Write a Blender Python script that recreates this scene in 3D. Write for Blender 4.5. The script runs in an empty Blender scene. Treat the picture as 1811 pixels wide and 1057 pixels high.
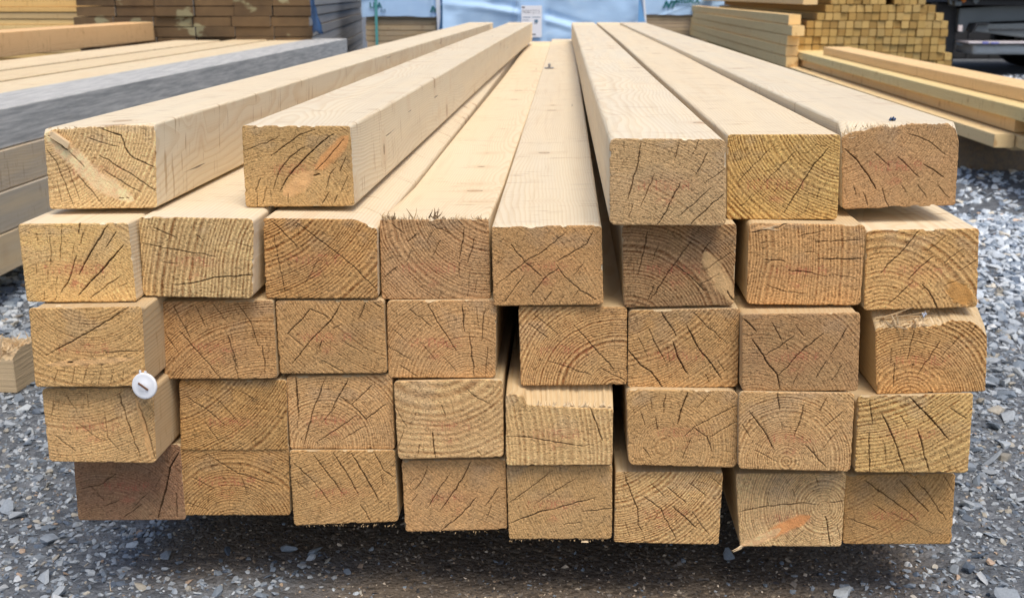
import bpy, bmesh, math, random
import numpy as np
from mathutils import Vector, Matrix
random.seed(7); rng = np.random.default_rng(11)
scene = bpy.context.scene
COL = scene.collection

# ------------------------------------------------------------------ camera model
CAMH = 0.83                       # lens height above the ground (m)
FPX, CX, CY = 2000.0, 905.5, 528.5
HY, VX = -10.0, 1003.0
TH = math.atan((CY-HY)/FPX); PS = math.atan((VX-CX)*math.cos(TH)/FPX)
FWD = np.array([-math.sin(PS)*math.cos(TH), math.cos(PS)*math.cos(TH), -math.sin(TH)])
RGT = np.array([math.cos(PS), math.sin(PS), 0.0]); UPV = np.cross(RGT, FWD)
CAMP = np.array([0.0, 0.0, CAMH])
def ray(px, py): return FWD + RGT*(px-CX)/FPX + UPV*(CY-py)/FPX
def atY(px, py, Y):               # world point at distance Y along the yard
    r = ray(px, py); return CAMP + r*(Y/r[1])
def atZ(px, py, z):
    r = ray(px, py); return CAMP + r*((z-CAMH)/r[2])
def proj(P):
    d = np.asarray(P) - CAMP; z = d@FWD
    return CX + FPX*(d@RGT)/z, CY - FPX*(d@UPV)/z, z

# ------------------------------------------------------------------ helpers
def setp(o, label=None, cat=None, group=None, kind=None):
    if label: o['label'] = label
    if cat: o['category'] = cat
    if group: o['group'] = group
    if kind: o['kind'] = kind
    return o
def mesh_obj(name, V, F, mat, parent=None, loc=(0,0,0), smooth=False):
    me = bpy.data.meshes.new(name); V = np.asarray(V, dtype=np.float32)
    me.from_pydata(V.tolist(), [], [tuple(int(i) for i in f) for f in F]); me.update()
    if smooth: me.polygons.foreach_set('use_smooth', [True]*len(me.polygons))
    if mat: me.materials.append(mat)
    o = bpy.data.objects.new(name, me); COL.objects.link(o); o.location = loc
    if parent: o.parent = parent
    return o
def quads_obj(name, V, Q, mat, parent=None, loc=(0,0,0), smooth=True):
    me = bpy.data.meshes.new(name); V = np.asarray(V, dtype=np.float32); Q = np.asarray(Q, dtype=np.int32)
    n = Q.shape[1]
    me.vertices.add(len(V)); me.vertices.foreach_set('co', V.ravel())
    me.loops.add(Q.size); me.loops.foreach_set('vertex_index', Q.ravel())
    me.polygons.add(len(Q)); me.polygons.foreach_set('loop_start', np.arange(0, Q.size, n, dtype=np.int32))
    me.polygons.foreach_set('use_smooth', np.full(len(Q), smooth))
    me.update(calc_edges=True)
    if mat: me.materials.append(mat)
    o = bpy.data.objects.new(name, me); COL.objects.link(o); o.location = loc
    if parent: o.parent = parent
    return o
def bm_obj(name, bm, mat, parent=None, loc=(0,0,0), smooth=False):
    me = bpy.data.meshes.new(name); bmesh.ops.recalc_face_normals(bm, faces=bm.faces[:]); bm.to_mesh(me); bm.free()
    if smooth: me.polygons.foreach_set('use_smooth', [True]*len(me.polygons))
    if mat: me.materials.append(mat)
    o = bpy.data.objects.new(name, me); COL.objects.link(o); o.location = loc
    if parent: o.parent = parent
    return o
def empty(name, loc, rotz=0.0):
    o = bpy.data.objects.new(name, None); COL.objects.link(o); o.location = loc; o.rotation_euler = (0,0,rotz)
    o.empty_display_size = .05; return o
def box(bm, x0, x1, y0, y1, z0, z1, bev=0.0, M=None):
    vs = [bm.verts.new((x, y, z)) for x in (x0, x1) for y in (y0, y1) for z in (z0, z1)]
    fs = [bm.faces.new([vs[i] for i in q]) for q in ((0,1,3,2),(4,6,7,5),(0,4,5,1),(2,3,7,6),(0,2,6,4),(1,5,7,3))]
    if bev > 0:
        es = list({e for f in fs for e in f.edges})
        r = bmesh.ops.bevel(bm, geom=es, offset=bev, segments=2, affect='EDGES', profile=.5)
        vs = list({v for f in r['faces'] for v in f.verts} | {v for v in vs if v.is_valid})
    if M is not None:
        bmesh.ops.transform(bm, matrix=M, verts=[v for v in vs if v.is_valid])
def hsh(i, j, s):
    n = (i.astype(np.int64)*374761393 + j.astype(np.int64)*668265263 + int(s)*974634777) & 0xffffffff
    n = ((n ^ (n >> 13))*1274126177) & 0xffffffff
    return ((n ^ (n >> 16)) & 0xffff)/65535.0
def vnoise(x, y, s=0):
    x = np.asarray(x, float)+1000.3; y = np.asarray(y, float)+1000.7
    i = np.floor(x); j = np.floor(y); fx = x-i; fy = y-j; i = i.astype(np.int64); j = j.astype(np.int64)
    fx = fx*fx*(3-2*fx); fy = fy*fy*(3-2*fy)
    return (hsh(i,j,s)*(1-fx)+hsh(i+1,j,s)*fx)*(1-fy) + (hsh(i,j+1,s)*(1-fx)+hsh(i+1,j+1,s)*fx)*fy
def fbm(x, y, s=0, o=3):
    r = 0; a = .5; t = 0
    for k in range(o): r = r + a*vnoise(x*2**k, y*2**k, s+k*17); t += a; a *= .5
    return r/t
def sm(a, b, x): t = np.clip((x-a)/(b-a), 0, 1); return t*t*(3-2*t)
def lin(c): return tuple(((v/255)/12.92 if v/255 <= .04045 else ((v/255+.055)/1.055)**2.4) for v in c)

# ------------------------------------------------------------------ materials
class NT:
    def __init__(s, name):
        s.m = bpy.data.materials.new(name); s.m.use_nodes = True; s.t = s.m.node_tree; s.t.nodes.clear()
        s.out = s.t.nodes.new('ShaderNodeOutputMaterial'); s.b = s.t.nodes.new('ShaderNodeBsdfPrincipled')
        s.t.links.new(s.b.outputs[0], s.out.inputs[0])
    def n(s, ty, **kw):
        nd = s.t.nodes.new(ty)
        for k, v in kw.items(): setattr(nd, k, v)
        return nd
    def L(s, a, b): s.t.links.new(a, b)
    def _in(s, sock, v):
        if isinstance(v, (int, float, tuple, list)): sock.default_value = v
        else: s.L(v, sock)
    def math(s, op, a, b=None, c=None, clamp=False):
        nd = s.n('ShaderNodeMath', operation=op); nd.use_clamp = clamp
        s._in(nd.inputs[0], a)
        if b is not None: s._in(nd.inputs[1], b)
        if c is not None: s._in(nd.inputs[2], c)
        return nd.outputs[0]
    def vmath(s, op, a, b=None):
        nd = s.n('ShaderNodeVectorMath', operation=op); s._in(nd.inputs[0], a)
        if b is not None: s._in(nd.inputs[1], b)
        return nd.outputs[0]
    def mix(s, f, a, b, mode='MIX'):
        nd = s.n('ShaderNodeMix', data_type='RGBA', blend_type=mode)
        s._in(nd.inputs[0], f)
        s._in(nd.inputs[6], a if not isinstance(a, tuple) else (*a[:3], 1)); s._in(nd.inputs[7], b if not isinstance(b, tuple) else (*b[:3], 1))
        return nd.outputs[2]
    def noise(s, vec, scale, detail=2, rough=.5, dist=0.0):
        nd = s.n('ShaderNodeTexNoise'); s._in(nd.inputs['Vector'], vec); nd.inputs['Scale'].default_value = scale
        nd.inputs['Detail'].default_value = detail; nd.inputs['Roughness'].default_value = rough; nd.inputs['Distortion'].default_value = dist
        return nd.outputs['Fac']
    def ss(s, v, a, b):
        nd = s.n('ShaderNodeMapRange', interpolation_type='SMOOTHSTEP'); s._in(nd.inputs[0], v)
        nd.inputs[1].default_value = a; nd.inputs[2].default_value = b; nd.inputs[3].default_value = 0; nd.inputs[4].default_value = 1
        return nd.outputs[0]
    def bump(s, h, strength=.3, dist=.002, nrm=None):
        nd = s.n('ShaderNodeBump'); nd.inputs['Strength'].default_value = strength; nd.inputs['Distance'].default_value = dist
        s._in(nd.inputs['Height'], h)
        if nrm is not None: s.L(nrm, nd.inputs['Normal'])
        return nd.outputs[0]
    def attr(s, name, ty='OBJECT'):
        return s.n('ShaderNodeAttribute', attribute_type=ty, attribute_name=name)
    def xyz(s, x, y, z):
        nd = s.n('ShaderNodeCombineXYZ'); s._in(nd.inputs[0], x); s._in(nd.inputs[1], y); s._in(nd.inputs[2], z); return nd.outputs[0]

def make_wood():
    s = NT('sawn_pine'); tc = s.n('ShaderNodeTexCoord').outputs['Object']
    sp = s.n('ShaderNodeSeparateXYZ'); s.L(tc, sp.inputs[0]); x, y, z = sp.outputs
    seed = s.attr('seed').outputs['Fac']
    pv = s.attr('pith').outputs['Vector']; pp = s.n('ShaderNodeSeparateXYZ'); s.L(pv, pp.inputs[0])
    ax = s.attr('look').outputs['Vector']; lk = s.n('ShaderNodeSeparateXYZ'); s.L(ax, lk.inputs[0])   # ring spacing, weathering, knot amount
    off = s.xyz(seed, s.math('MULTIPLY', seed, 1.7), s.math('MULTIPLY', seed, .6))
    # wander of the pith along the length gives the cathedral figure on the faces
    w1 = s.noise(s.vmath('ADD', s.vmath('MULTIPLY', tc, (3.0, 1.1, 3.0)), off), 1.0, 2)
    w2 = s.noise(s.vmath('ADD', s.vmath('MULTIPLY', tc, (12, 4.0, 12)), off), 1.0, 2)
    # knots
    kv = s.vmath('ADD', s.vmath('MULTIPLY', tc, (9, 11, 9)), off)
    vo = s.n('ShaderNodeTexVoronoi', voronoi_dimensions='3D', feature='F1'); s.L(kv, vo.inputs['Vector']); vo.inputs['Scale'].default_value = 1.0
    d = vo.outputs['Distance']; cs = s.n('ShaderNodeSeparateColor'); s.L(vo.outputs['Color'], cs.inputs[0])
    gate = s.math('MULTIPLY', s.ss(cs.outputs[0], .58, .62), lk.outputs[2])
    knot = s.math('MULTIPLY', s.math('SUBTRACT', 1.0, s.ss(d, .06, .11)), gate)
    halo = s.math('MULTIPLY', s.math('SUBTRACT', 1.0, s.ss(d, .05, .40)), gate)
    dx = s.math('SUBTRACT', x, pp.outputs[0]); dz = s.math('SUBTRACT', z, pp.outputs[1])
    r = s.math('SQRT', s.math('ADD', s.math('MULTIPLY', dx, dx), s.math('MULTIPLY', dz, dz)))
    r = s.math('ADD', r, s.math('MULTIPLY', w1, .06)); r = s.math('ADD', r, s.math('MULTIPLY', w2, .010))
    r = s.math('ADD', r, s.math('MULTIPLY', halo, .012))
    q = s.math('FRACT', s.math('DIVIDE', r, lk.outputs[0]))
    late = s.math('MULTIPLY', s.ss(q, .35, .88), s.math('SUBTRACT', 1.0, s.ss(q, .93, 1.0)))
    fib = s.noise(s.vmath('MULTIPLY', tc, (520, 9, 520)), 1.0, 2)
    fib2 = s.noise(s.vmath('ADD', s.vmath('MULTIPLY', tc, (90, 2.5, 90)), off), 1.0, 3)
    big = s.noise(s.vmath('ADD', s.vmath('MULTIPLY', tc, (6, 1.3, 6)), off), 1.0, 3)
    col = s.mix(s.math('MULTIPLY', late, .42), (.81, .675, .465), (.69, .495, .28))
    col = s.mix(s.math('MULTIPLY', s.ss(big, .42, .75), .40), col, (.80, .70, .51))
    col = s.mix(s.math('MULTIPLY', s.ss(fib2, .52, .78), .25), col, (.60, .42, .24))
    col = s.mix(s.math('MULTIPLY', halo, .30), col, (.62, .38, .18))
    col = s.mix(s.math('MULTIPLY', knot, .62), col, (.42, .23, .11))
    ring = s.math('MULTIPLY', s.math('MULTIPLY', s.ss(d, .085, .10), s.math('SUBTRACT', 1.0, s.ss(d, .11, .13))), gate)
    col = s.mix(s.math('MULTIPLY', ring, .6), col, (.16, .08, .04))
    # sawblade marks, scuffs and dirt across the faces
    scuff = s.noise(s.vmath('ADD', s.vmath('MULTIPLY', tc, (9, 34, 9)), off), 1.0, 4, .65)
    col = s.mix(s.math('MULTIPLY', s.ss(scuff, .60, .80), .38), col, (.47, .36, .25))
    chk = s.noise(s.vmath('ADD', s.vmath('MULTIPLY', tc, (140, 3.2, 140)), off), 1.0, 2)
    chk2 = s.noise(s.vmath('ADD', s.vmath('MULTIPLY', tc, (5, 2, 5)), off), 1.0, 1)
    check = s.math('MULTIPLY', s.ss(chk, .735, .76), s.ss(chk2, .52, .6))
    col = s.mix(s.math('MULTIPLY', check, .8), col, (.12, .07, .04))
    # dashes left by knots and pitch pockets cut across the grain
    dn = s.noise(s.vmath('ADD', s.vmath('MULTIPLY', tc, (16, 110, 16)), off), 1.0, 3, .6); dg = s.noise(s.vmath('ADD', s.vmath('MULTIPLY', tc, (4, 7, 4)), off), 1.0, 2)
    dash = s.math('MULTIPLY', s.ss(dn, .585, .68), s.ss(dg, .44, .54))
    col = s.mix(s.math('MULTIPLY', dash, .62), col, (.44, .27, .13))
    # grey weathering
    wn = s.noise(s.vmath('ADD', s.vmath('MULTIPLY', tc, (30, 2.5, 30)), off), 1.0, 4, .6)
    wf = s.math('ADD', s.math('MULTIPLY', s.ss(wn, .25, .65), lk.outputs[1]), s.math('MAXIMUM', s.math('SUBTRACT', s.math('MULTIPLY', lk.outputs[1], 2.0), 1.1), 0.0), clamp=True)
    col = s.mix(wf, col, s.mix(s.ss(s.noise(s.vmath('ADD', s.vmath('MULTIPLY', tc, (110, 5, 110)), off), 1.0, 5, .7), .3, .7), (.28, .295, .31), (.54, .55, .56)))
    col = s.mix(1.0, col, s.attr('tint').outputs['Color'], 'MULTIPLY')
    s.L(col, s.b.inputs['Base Color'])
    s.b.inputs['Roughness'].default_value = .72; s.b.inputs['Specular IOR Level'].default_value = .25
    h = s.math('ADD', s.math('MULTIPLY', fib, .4), s.math('MULTIPLY', late, .35))
    h = s.math('ADD', h, s.math('MULTIPLY', check, -2.0)); h = s.math('ADD', h, s.math('MULTIPLY', scuff, .6))
    s.L(s.bump(h, .45, .0012), s.b.inputs['Normal'])
    return s.m
def make_end():
    s = NT('sawn_end_grain'); tc = s.n('ShaderNodeTexCoord').outputs['Object']
    at_ = s.attr('wood_col', 'GEOMETRY'); c = at_.outputs['Color']; al = at_.outputs['Alpha']
    n1 = s.noise(tc, 900, 3, .6); n2 = s.noise(tc, 320, 3, .6); n3 = s.noise(tc, 18, 3)
    col = s.mix(s.math('MULTIPLY', s.math('MULTIPLY', s.ss(n1, .50, .70), .45), al), c, s.mix(1.0, c, (1.65, 1.6, 1.5), 'MULTIPLY'))
    col = s.mix(s.math('MULTIPLY', s.math('MULTIPLY', s.ss(n2, .54, .74), .45), al), col, s.mix(1.0, c, (.45, .40, .35), 'MULTIPLY'))
    col = s.mix(s.math('MULTIPLY', s.ss(n3, .45, .7), .10), col, (.50, .38, .20))
    s.L(col, s.b.inputs['Base Color']); s.b.inputs['Roughness'].default_value = .88; s.b.inputs['Specular IOR Level'].default_value = .15
    h = s.math('ADD', n1, s.math('MULTIPLY', n2, 1.2))
    s.L(s.bump(h, .9, .0012), s.b.inputs['Normal'])
    return s.m
def simple(name, col, rough=.6, var=.25, scale=20, metal=0.0, bump=.2, spec=.4, vec=(1,1,1), transl=None):
    s = NT(name); tc = s.n('ShaderNodeTexCoord').outputs['Object']; v = s.vmath('MULTIPLY', tc, vec)
    n = s.noise(v, scale, 4, .6)
    c = s.mix(n, tuple(a*(1-var) for a in col), tuple(min(1, a*(1+var)) for a in col))
    s.L(c, s.b.inputs['Base Color']); s.b.inputs['Roughness'].default_value = rough; s.b.inputs['Metallic'].default_value = metal
    s.b.inputs['Specular IOR Level'].default_value = spec
    if bump: s.L(s.bump(n, bump, .003), s.b.inputs['Normal'])
    return s.m
WOOD = make_wood(); ENDG = make_end()
def look(o, pith=(.05, -.1), sp=.004, weather=0.0, knots=1.0, tint=(1,1,1), seed=None):
    o['pith'] = [float(pith[0]), float(pith[1]), 0.0]; o['look'] = [float(sp), float(weather), float(knots)]
    o['tint'] = [float(tint[0]), float(tint[1]), float(tint[2])]; o['seed'] = float(random.uniform(0, 90) if seed is None else seed)

# ------------------------------------------------------------------ the pile in front: measured from the photograph
TRF = {'A':(60,200,6.037),'B':(410,205,6.037),'C':(20,370,6.037),'D':(1290,225,6.037),'4':(0,180,2.781),'5':(420,180,2.781),
       '6':(840,180,2.781),'7':(1280,180,2.642),'L':(0,500,1.898),'M':(460,500,2.298),'N':(860,500,2.202),'R':(1280,500,1.898)}
# key: corners TL TR BR BL, tone, view key, pith, ring spacing px, ring contrast, cracks [(width, x,y, x,y ...)], label
BEAMS = {}
def B(k, q, tone, v, pith, sp, con, cr, label, **kw): BEAMS[k] = dict(q=q, tone=tone, v=v, pith=pith, sp=sp, con=con, cr=cr, label=label, **kw)
B('11',[(76,228),(274,218),(277,368),(88,370)],(196,160,113),'A',(80,150),6,.6,
 [(2.5,680,150,830,210,930,240,1000,420,1060,480,1290,580),(1.2,560,260,760,325,880,355),(2,690,450,980,620,1130,720,1310,840),(1.5,740,600,980,760,1150,850),
  (1.2,370,400,540,575),(1.5,130,390,240,520,330,740,430,1010),(1,350,560,490,930),(1.5,460,650,600,810,720,960),(1,240,700,300,960),(2.5,150,240,280,340,370,400),(2,905,905,960,910),(2,985,900,1015,915)],
 'timber end with a pale torn branch streak running corner to corner, far left of the top row', streak=[((228,192,148),95,(110,190),(420,480),(700,730),(1060,930))], far=(835,872,40),
 drop=[(0,.006),(.1,.001),(.25,.0015),(.5,.0),(.62,-.001),(.8,.001),(1,.003)], jag=.0012)
B('12',[(427,222),(619,223),(627,365),(434,366)],(172,136,90),'B',(450,1250),4,.45,
 [(1.2,120,380,310,300,370,295,510,210),(1.8,390,460,560,320,730,200,890,145),(1.8,440,790,500,600,620,440,780,330),(3,520,800,600,650,700,540,830,400,940,300,1090,195),
  (1.5,890,590,1060,410,1200,240),(1.5,1150,600,1220,430),(1.3,1000,790,1050,620,1110,550),(1.5,960,940,1050,800),(1.5,1090,930,1130,840),(1.2,250,800,310,660),(1.2,270,980,270,840),(1.2,330,940,370,760),(1,600,930,600,830),(1,1160,830,1240,640),(3,870,640,940,620)],
 'timber end with an orange knot streak in its upper right corner, second in the top row', streak=[((198,146,94),75,(1240,220),(1080,400),(900,570)),((204,162,112),90,(860,600),(700,740),(560,840))], far=(903,938,40))
B('13',[(1078,245),(1284,246),(1284,400),(1078,398)],(174,140,100),'6',(630,995),4.5,.5,
 [(2.2,820,195,800,310,775,400,750,490),(1.5,885,350,815,515),(2.2,1010,400,950,520,895,605),(1.5,1005,200,985,280),(1.5,1145,250,1085,365),(1.5,1165,420,1010,560),(2,1230,450,1150,520,1060,605),(1.2,775,510,755,570),(1,1230,330,1130,400),(1,1100,190,1060,280)],
 'pale brown rounded timber end just right of the sunken middle channel, top row', far=(1010,1053,40), rc=.008)
B('14',[(1287,238),(1487,238),(1481,388),(1286,388)],(184,145,88),'D',(1350,-250),6,1.0,
 [(1,460,200,80,600),(1.3,720,250,370,600),(2.2,1060,220,960,340,900,400,720,700,580,920),(1,1040,570,1010,640),(1,970,650,930,780),(1,850,790,820,880),(1,240,720,120,860),(1,520,640,460,710)],
 'golden timber end with bold curved growth rings, between two duller ends in the top row', far=(1053,1098,40))
B('15',[(1489,218),(1698,218),(1690,363),(1490,370)],(166,127,88),'7',(420,-100),4,.35,
 [(2.5,565,220,620,270,680,350,712,410),(1.3,700,235,775,300),(1.5,805,250,870,310,915,355),(1.8,930,290,1030,355),(1.5,1000,390,1055,450),(1.2,605,390,620,440),(1.5,650,420,675,490),(1.5,740,400,755,460,775,495),(1.3,860,150,960,185,1040,250),(1.2,900,380,950,450),(1,830,390,860,440)],
 'rough timber end with a frayed uneven top edge, rightmost of the top row', D=1.49, far=(1098,1139,40), drop=[(0,.016),(.08,.011),(.2,.009),(.33,.003),(.42,.005),(.5,.003),(.6,.0),(.9,.0),(.96,.006),(1,.022)], jag=.0016, tear=.02)
B('21',[(31,396),(226,394),(241,534),(47,534)],(198,157,102),'C',(500,1300),5,.45,
 [(3,730,140,715,270),(2.8,1030,170,920,340,840,470,720,700),(2,1120,240,1010,410),(3,1210,370,1080,520,930,690,820,800,710,930),(1.5,540,170,535,300,520,550),(1.2,415,250,420,600),(2,700,490,620,740,525,900),(1.8,770,240,740,370),(1.5,1170,710,990,840,840,950),(1.2,265,250,280,350),(1,260,560,265,700),(1,350,870,340,980),(1,480,920,470,980),(1.2,670,370,650,490),(1,490,720,470,820),(1,1240,790,1150,830),(1,390,640,390,770)],
 'yellowish timber end with fanned cracks and red stamp traces, leftmost in the second row', stamp=(.20,.52,.75,.42))
B('22',[(245,383),(448,387),(447,528),(253,524)],(184,150,104),'4',(2200,1000),8,.85,
 [(1.5,745,615,790,635,870,670),(1.5,700,695,800,720,900,735,1060,765),(1,800,790,870,797),(2.2,855,900,980,885,1050,865,1240,852,1290,835),(1,960,650,1000,690),(1,1160,690,1240,720)],
 'timber end with coarse upright rows of pitted rings and a sideways crack, second row', rc=.007)
B('23',[(465,386),(666,388),(668,528),(470,528)],(172,128,80),'5',(-60,180),6,1.0,
 [(1.5,165,585,235,655,300,720),(1.5,280,590,350,640,470,730,560,800,680,920),(1,285,620,300,600),(1.3,180,650,200,780,240,960),(1,400,770,330,900)],
 'timber end with its top right corner planed off, third in the second row', drop=[(0,0),(.78,.0),(.82,.001),(1,.012)], keep=True, D=1.424, far=(894,931,69.0))
B('24',[(671,388),(864,387),(867,529),(675,529)],(165,126,88),'5',(1250,450),5.5,.8,
 [(1.5,720,865,790,810),(1.5,835,690,880,650),(1,860,720,830,790),(1.8,1115,610,1110,680,1090,780),(1.5,1170,660,1130,800),(1.2,1090,790,1095,870),(1.2,960,640,930,700),(1,1000,680,960,760),(1,1145,830,1130,960),(1,1180,870,1165,940),(1.3,760,600,820,650),(1.3,940,600,1050,650),(1.3,1110,610,1060,560)],
 'timber end with tufts of torn fibres standing on its top edge', jag=.0012, far=(939.5,975,69.5), sink=.015)
B('25',[(869,400),(1064,398),(1067,539),(873,541)],(172,130,86),'6',(-200,1300),4.5,.45,
 [(1.8,175,700,245,790,330,860),(1.5,450,640,330,740,245,790,105,900),(1.5,580,640,550,700,400,790),(1.8,410,820,340,870,270,960),(1.8,400,800,440,860,520,930,600,975),(1.3,245,850,140,990),(1.5,380,930,330,1000),(1,440,950,415,990),(1,515,920,480,970),(1,150,760,105,800),(1,540,790,480,860)],
 'plain timber end with crossing hairline cracks under the open channel, middle of the second row', far=(976,1014,69.5))
B('26',[(1100,400),(1303,396),(1298,540),(1104,544)],(142,108,75),'6',(750,1150),6,.9,
 [(1.8,850,640,830,740,800,860),(1.8,1065,680,980,800,860,980),(2,985,800,1060,860,1130,935),(1,905,690,870,800),(1.2,1165,680,1120,740),(1.2,1260,740,1130,830),(2.5,1240,930,1275,980),(1,1200,850,1100,900),(1.2,880,900,850,980)],
 'dark greyish timber end with a pale patch at its lower right, second row', streak=[((190,155,110),40,(1130,740),(1200,860),(1270,980))])
B('27',[(1325,394),(1532,398),(1522,540),(1320,538)],(178,134,88),'7',(-800,700),6,.7,
 [(2.2,430,735,650,732),(2,295,785,420,800),(1.5,190,737,290,747),(1.5,430,655,490,650),(1.3,490,655,650,642),(1.3,350,630,480,600),(1.3,200,855,280,885,400,895),(1,410,800,490,820),(1,505,808,615,825),(1,165,660,250,652),(1,370,705,430,702),(2.4,125,612,230,590,300,570)],
 'timber end with short level cracks beside the dark upright gap, second row', rc=.007, streak=[((200,158,110),12,(130,600),(300,565))])
B('28',[(1533,407),(1732,404),(1728,543),(1528,549)],(190,146,94),'7',(740,1080),8.5,.8,
 [(2,915,600,850,680,735,800),(2,985,720,920,770,860,835),(1.8,890,840,830,890,770,945),(2.5,925,850,970,905,998,965),(1.3,1190,735,1100,790),(1.2,1050,620,950,700),(1,1120,690,1020,760),(1,1100,830,1030,860)],
 'orange tan timber end with wide quarter circle rings, rightmost of the second row', streak=[((190,140,80),75,(1130,860),(1080,930))])
B('31',[(50,545),(250,542),(258,684),(62,684)],(186,145,95),'L',(300,-50),6,.6,
 [(2,150,245,290,170,380,115,435,80),(1.5,345,235,480,228),(1,180,335,195,290),(1,240,340,250,280),(1,280,340,290,290),(1,330,345,340,290),(1,370,340,380,290),(1,410,340,415,290),(3,225,268,245,266)],
 'timber end with one long slanting crack and a tiny dark knot, above the white plastic button', streak=[((206,165,115),10,(150,275),(450,255))])
B('32',[(284,534),(482,531),(490,670),(291,670)],(172,130,86),'L',(890,560),4.5,.9,
 [(1.5,580,75,620,150,640,190),(1.5,655,75,690,150),(1.3,710,65,760,130),(1.8,765,175,775,215,800,290),(1.5,780,240,800,320),(1.5,795,65,840,130,865,210),(1.8,880,210,890,305),(1.5,600,160,680,250,740,320),(1.2,560,180,600,240)],
 'reddish brown timber end with fine level rings and steep cracks, second in the third row', D=1.42)
B('33',[(487,532),(678,531),(684,660),(495,661)],(170,130,86),'M',(650,-200),4.5,.6,
 [(2.2,205,105,160,160,110,210),(1.8,200,105,285,145),(2.2,330,80,290,150,240,200,200,240,130,330),(1.5,430,75,400,150),(1.8,250,235,240,270),(1,330,170,290,190),(1.5,460,80,500,105),(1.3,240,310,350,370),(1,105,200,180,260),(1,330,230,420,290)],
 'smaller looking timber end with criss-cross stepped cracks, third in the third row', D=1.426)
B('34',[(684,532),(878,530),(876,668),(687,668)],(178,136,92),'M',(850,420),5,.6,
 [(1.3,605,105,700,180),(1.8,680,85,740,190,800,280),(2.2,820,90,830,200),(2,850,205,870,380),(1.5,915,110,900,240),(1,880,95,885,190),(1,530,180,600,240),(1.2,520,260,610,310),(1.2,960,260,975,200),(1,740,300,800,360),(1.2,560,330,640,380),(1,650,240,720,320),(1.2,925,260,915,380)],
 'timber end with rings arching round its bottom edge, left of the central black hole', rc=.006)
B('35',[(917,543),(1109,543),(1109,680),(921,682)],(178,136,90),'N',(500,430),5,1.0,
 [(1.8,340,165,400,230,500,340),(1.3,240,305,410,360),(1.2,165,160,240,215),(1,180,120,280,200),(1,440,330,540,380)],
 'timber end with coarse arching rings, overhanging a chipped end below it')
B('36',[(1112,549),(1309,545),(1304,684),(1110,686)],(171,131,86),'N',(400,-300),5,.8,
 [(2.8,550,258,600,320,640,345,680,400,695,412),(2,680,110,740,210),(3,725,225,745,290,785,355),(3,780,165,830,260,880,320,918,378),(1.5,630,170,660,240,700,310),(1.3,800,110,870,180,940,240),(1,700,240,720,330),(1,590,210,630,290),(1,900,300,930,350),(1.2,850,350,870,390)],
 'timber end with two bold parallel slanting cracks, below the dark greyish end', rc=.006)
B('37',[(1313,555),(1522,553),(1517,691),(1312,691)],(160,122,84),'R',(100,480),5,.55,
 [(2.5,65,120,110,165),(2.8,95,190,140,260,180,310,190,360),(2.2,335,170,250,240,185,310),(1.8,240,175,140,245),(1.8,160,130,195,195),(1.8,415,150,360,240),(1.5,345,260,310,320),(1,210,205,215,240),(1.2,400,270,360,330),(1.2,270,180,240,140),(1,250,300,230,350)],
 'dark reddish timber end with cracks meeting in a V at its lower left, third row', D=1.405)
B('38',[(1548,552),(1748,556),(1743,692),(1550,697)],(178,136,88),'R',(620,400),5.5,1.0,
 [(1.8,640,160,615,260),(1.8,730,190,650,310),(1.5,575,260,570,350),(1,800,170,720,260),(1,830,170,850,140),(1,565,215,560,270),(3.5,630,274,640,276)],
 'timber end with a splintered and torn away top edge, rightmost of the third row', drop=[(0,.021),(.1,.020),(.25,.0205),(.35,.019),(.45,.018),(.6,.013),(.66,.009),(.78,.009),(.88,.011),(.95,.020),(1,.030)], tear=.035, jag=.0022)
B('41',[(73,687),(271,686),(276,819),(87,816)],(184,144,97),'L',(250,100),5,.6,
 [(2,400,370,430,470,470,590),(1.2,220,370,260,440),(1,290,370,300,420),(1,180,390,170,450),(1,260,470,340,530),(1,350,430,360,520,400,560),(1.2,180,510,260,570),(1.5,465,400,490,480,520,590)],
 'timber end directly below the white plastic button, left edge of the fourth row', streak=[((204,160,108),8,(455,380),(485,480),(505,590))], rc=.006)
B('42',[(316,673),(506,672),(508,796),(320,796)],(165,125,78),'L',(520,130),5,.9,
 [(1.3,620,380,700,430,760,480),(1,800,360,870,400),(1,690,470,740,540),(1,720,380,800,470)],
 'brown timber end with dense ridged rings sweeping up to the right, second in the fourth row', D=1.428)
B('43',[(506,666),(693,663),(698,794),(513,793)],(184,142,97),'M',(255,665),4.5,.75,
 [(3,145,385,150,460,158,560),(2,265,385,215,520,178,665),(2,360,390,320,460,290,520),(1.8,460,410,370,495,320,460),(2,520,490,430,555,370,490),(1.8,395,535,340,575,230,650),(1.2,430,580,330,640),(1.2,310,500,250,570),(1,150,560,155,620)],
 'pale timber end with rings and cracks fanning from its bottom edge, third in the fourth row', D=1.432)
B('44',[(696,674),(889,670),(891,808),(704,812)],(190,151,105),'M',(700,190),11,.62,
 [(2.5,700,605,712,710),(1.2,735,490,755,540),(1.2,840,430,870,460,940,495),(1.5,585,600,560,670),(1.2,650,655,640,705),(1,545,500,600,590),(1,880,680,900,700)],
 'light timber end with very wide bowl shaped rings, fourth in the fourth row', rc=.006)
B('45',[(894,688),(1085,684),(1083,822),(895,823)],(192,154,106),'N',(-700,700),9.5,.6,
 [(1.8,80,598,160,600,250,615,380,638),(2,400,480,430,550,455,620),(1.5,395,415,410,480)],
 'timber end with a long chip broken off its top edge and dotted upright rings', drop=[(0,.006),(.17,.009),(.2,.022),(.5,.026),(.97,.030),(1,.030)], tear=.045, jag=.0012)
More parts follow.
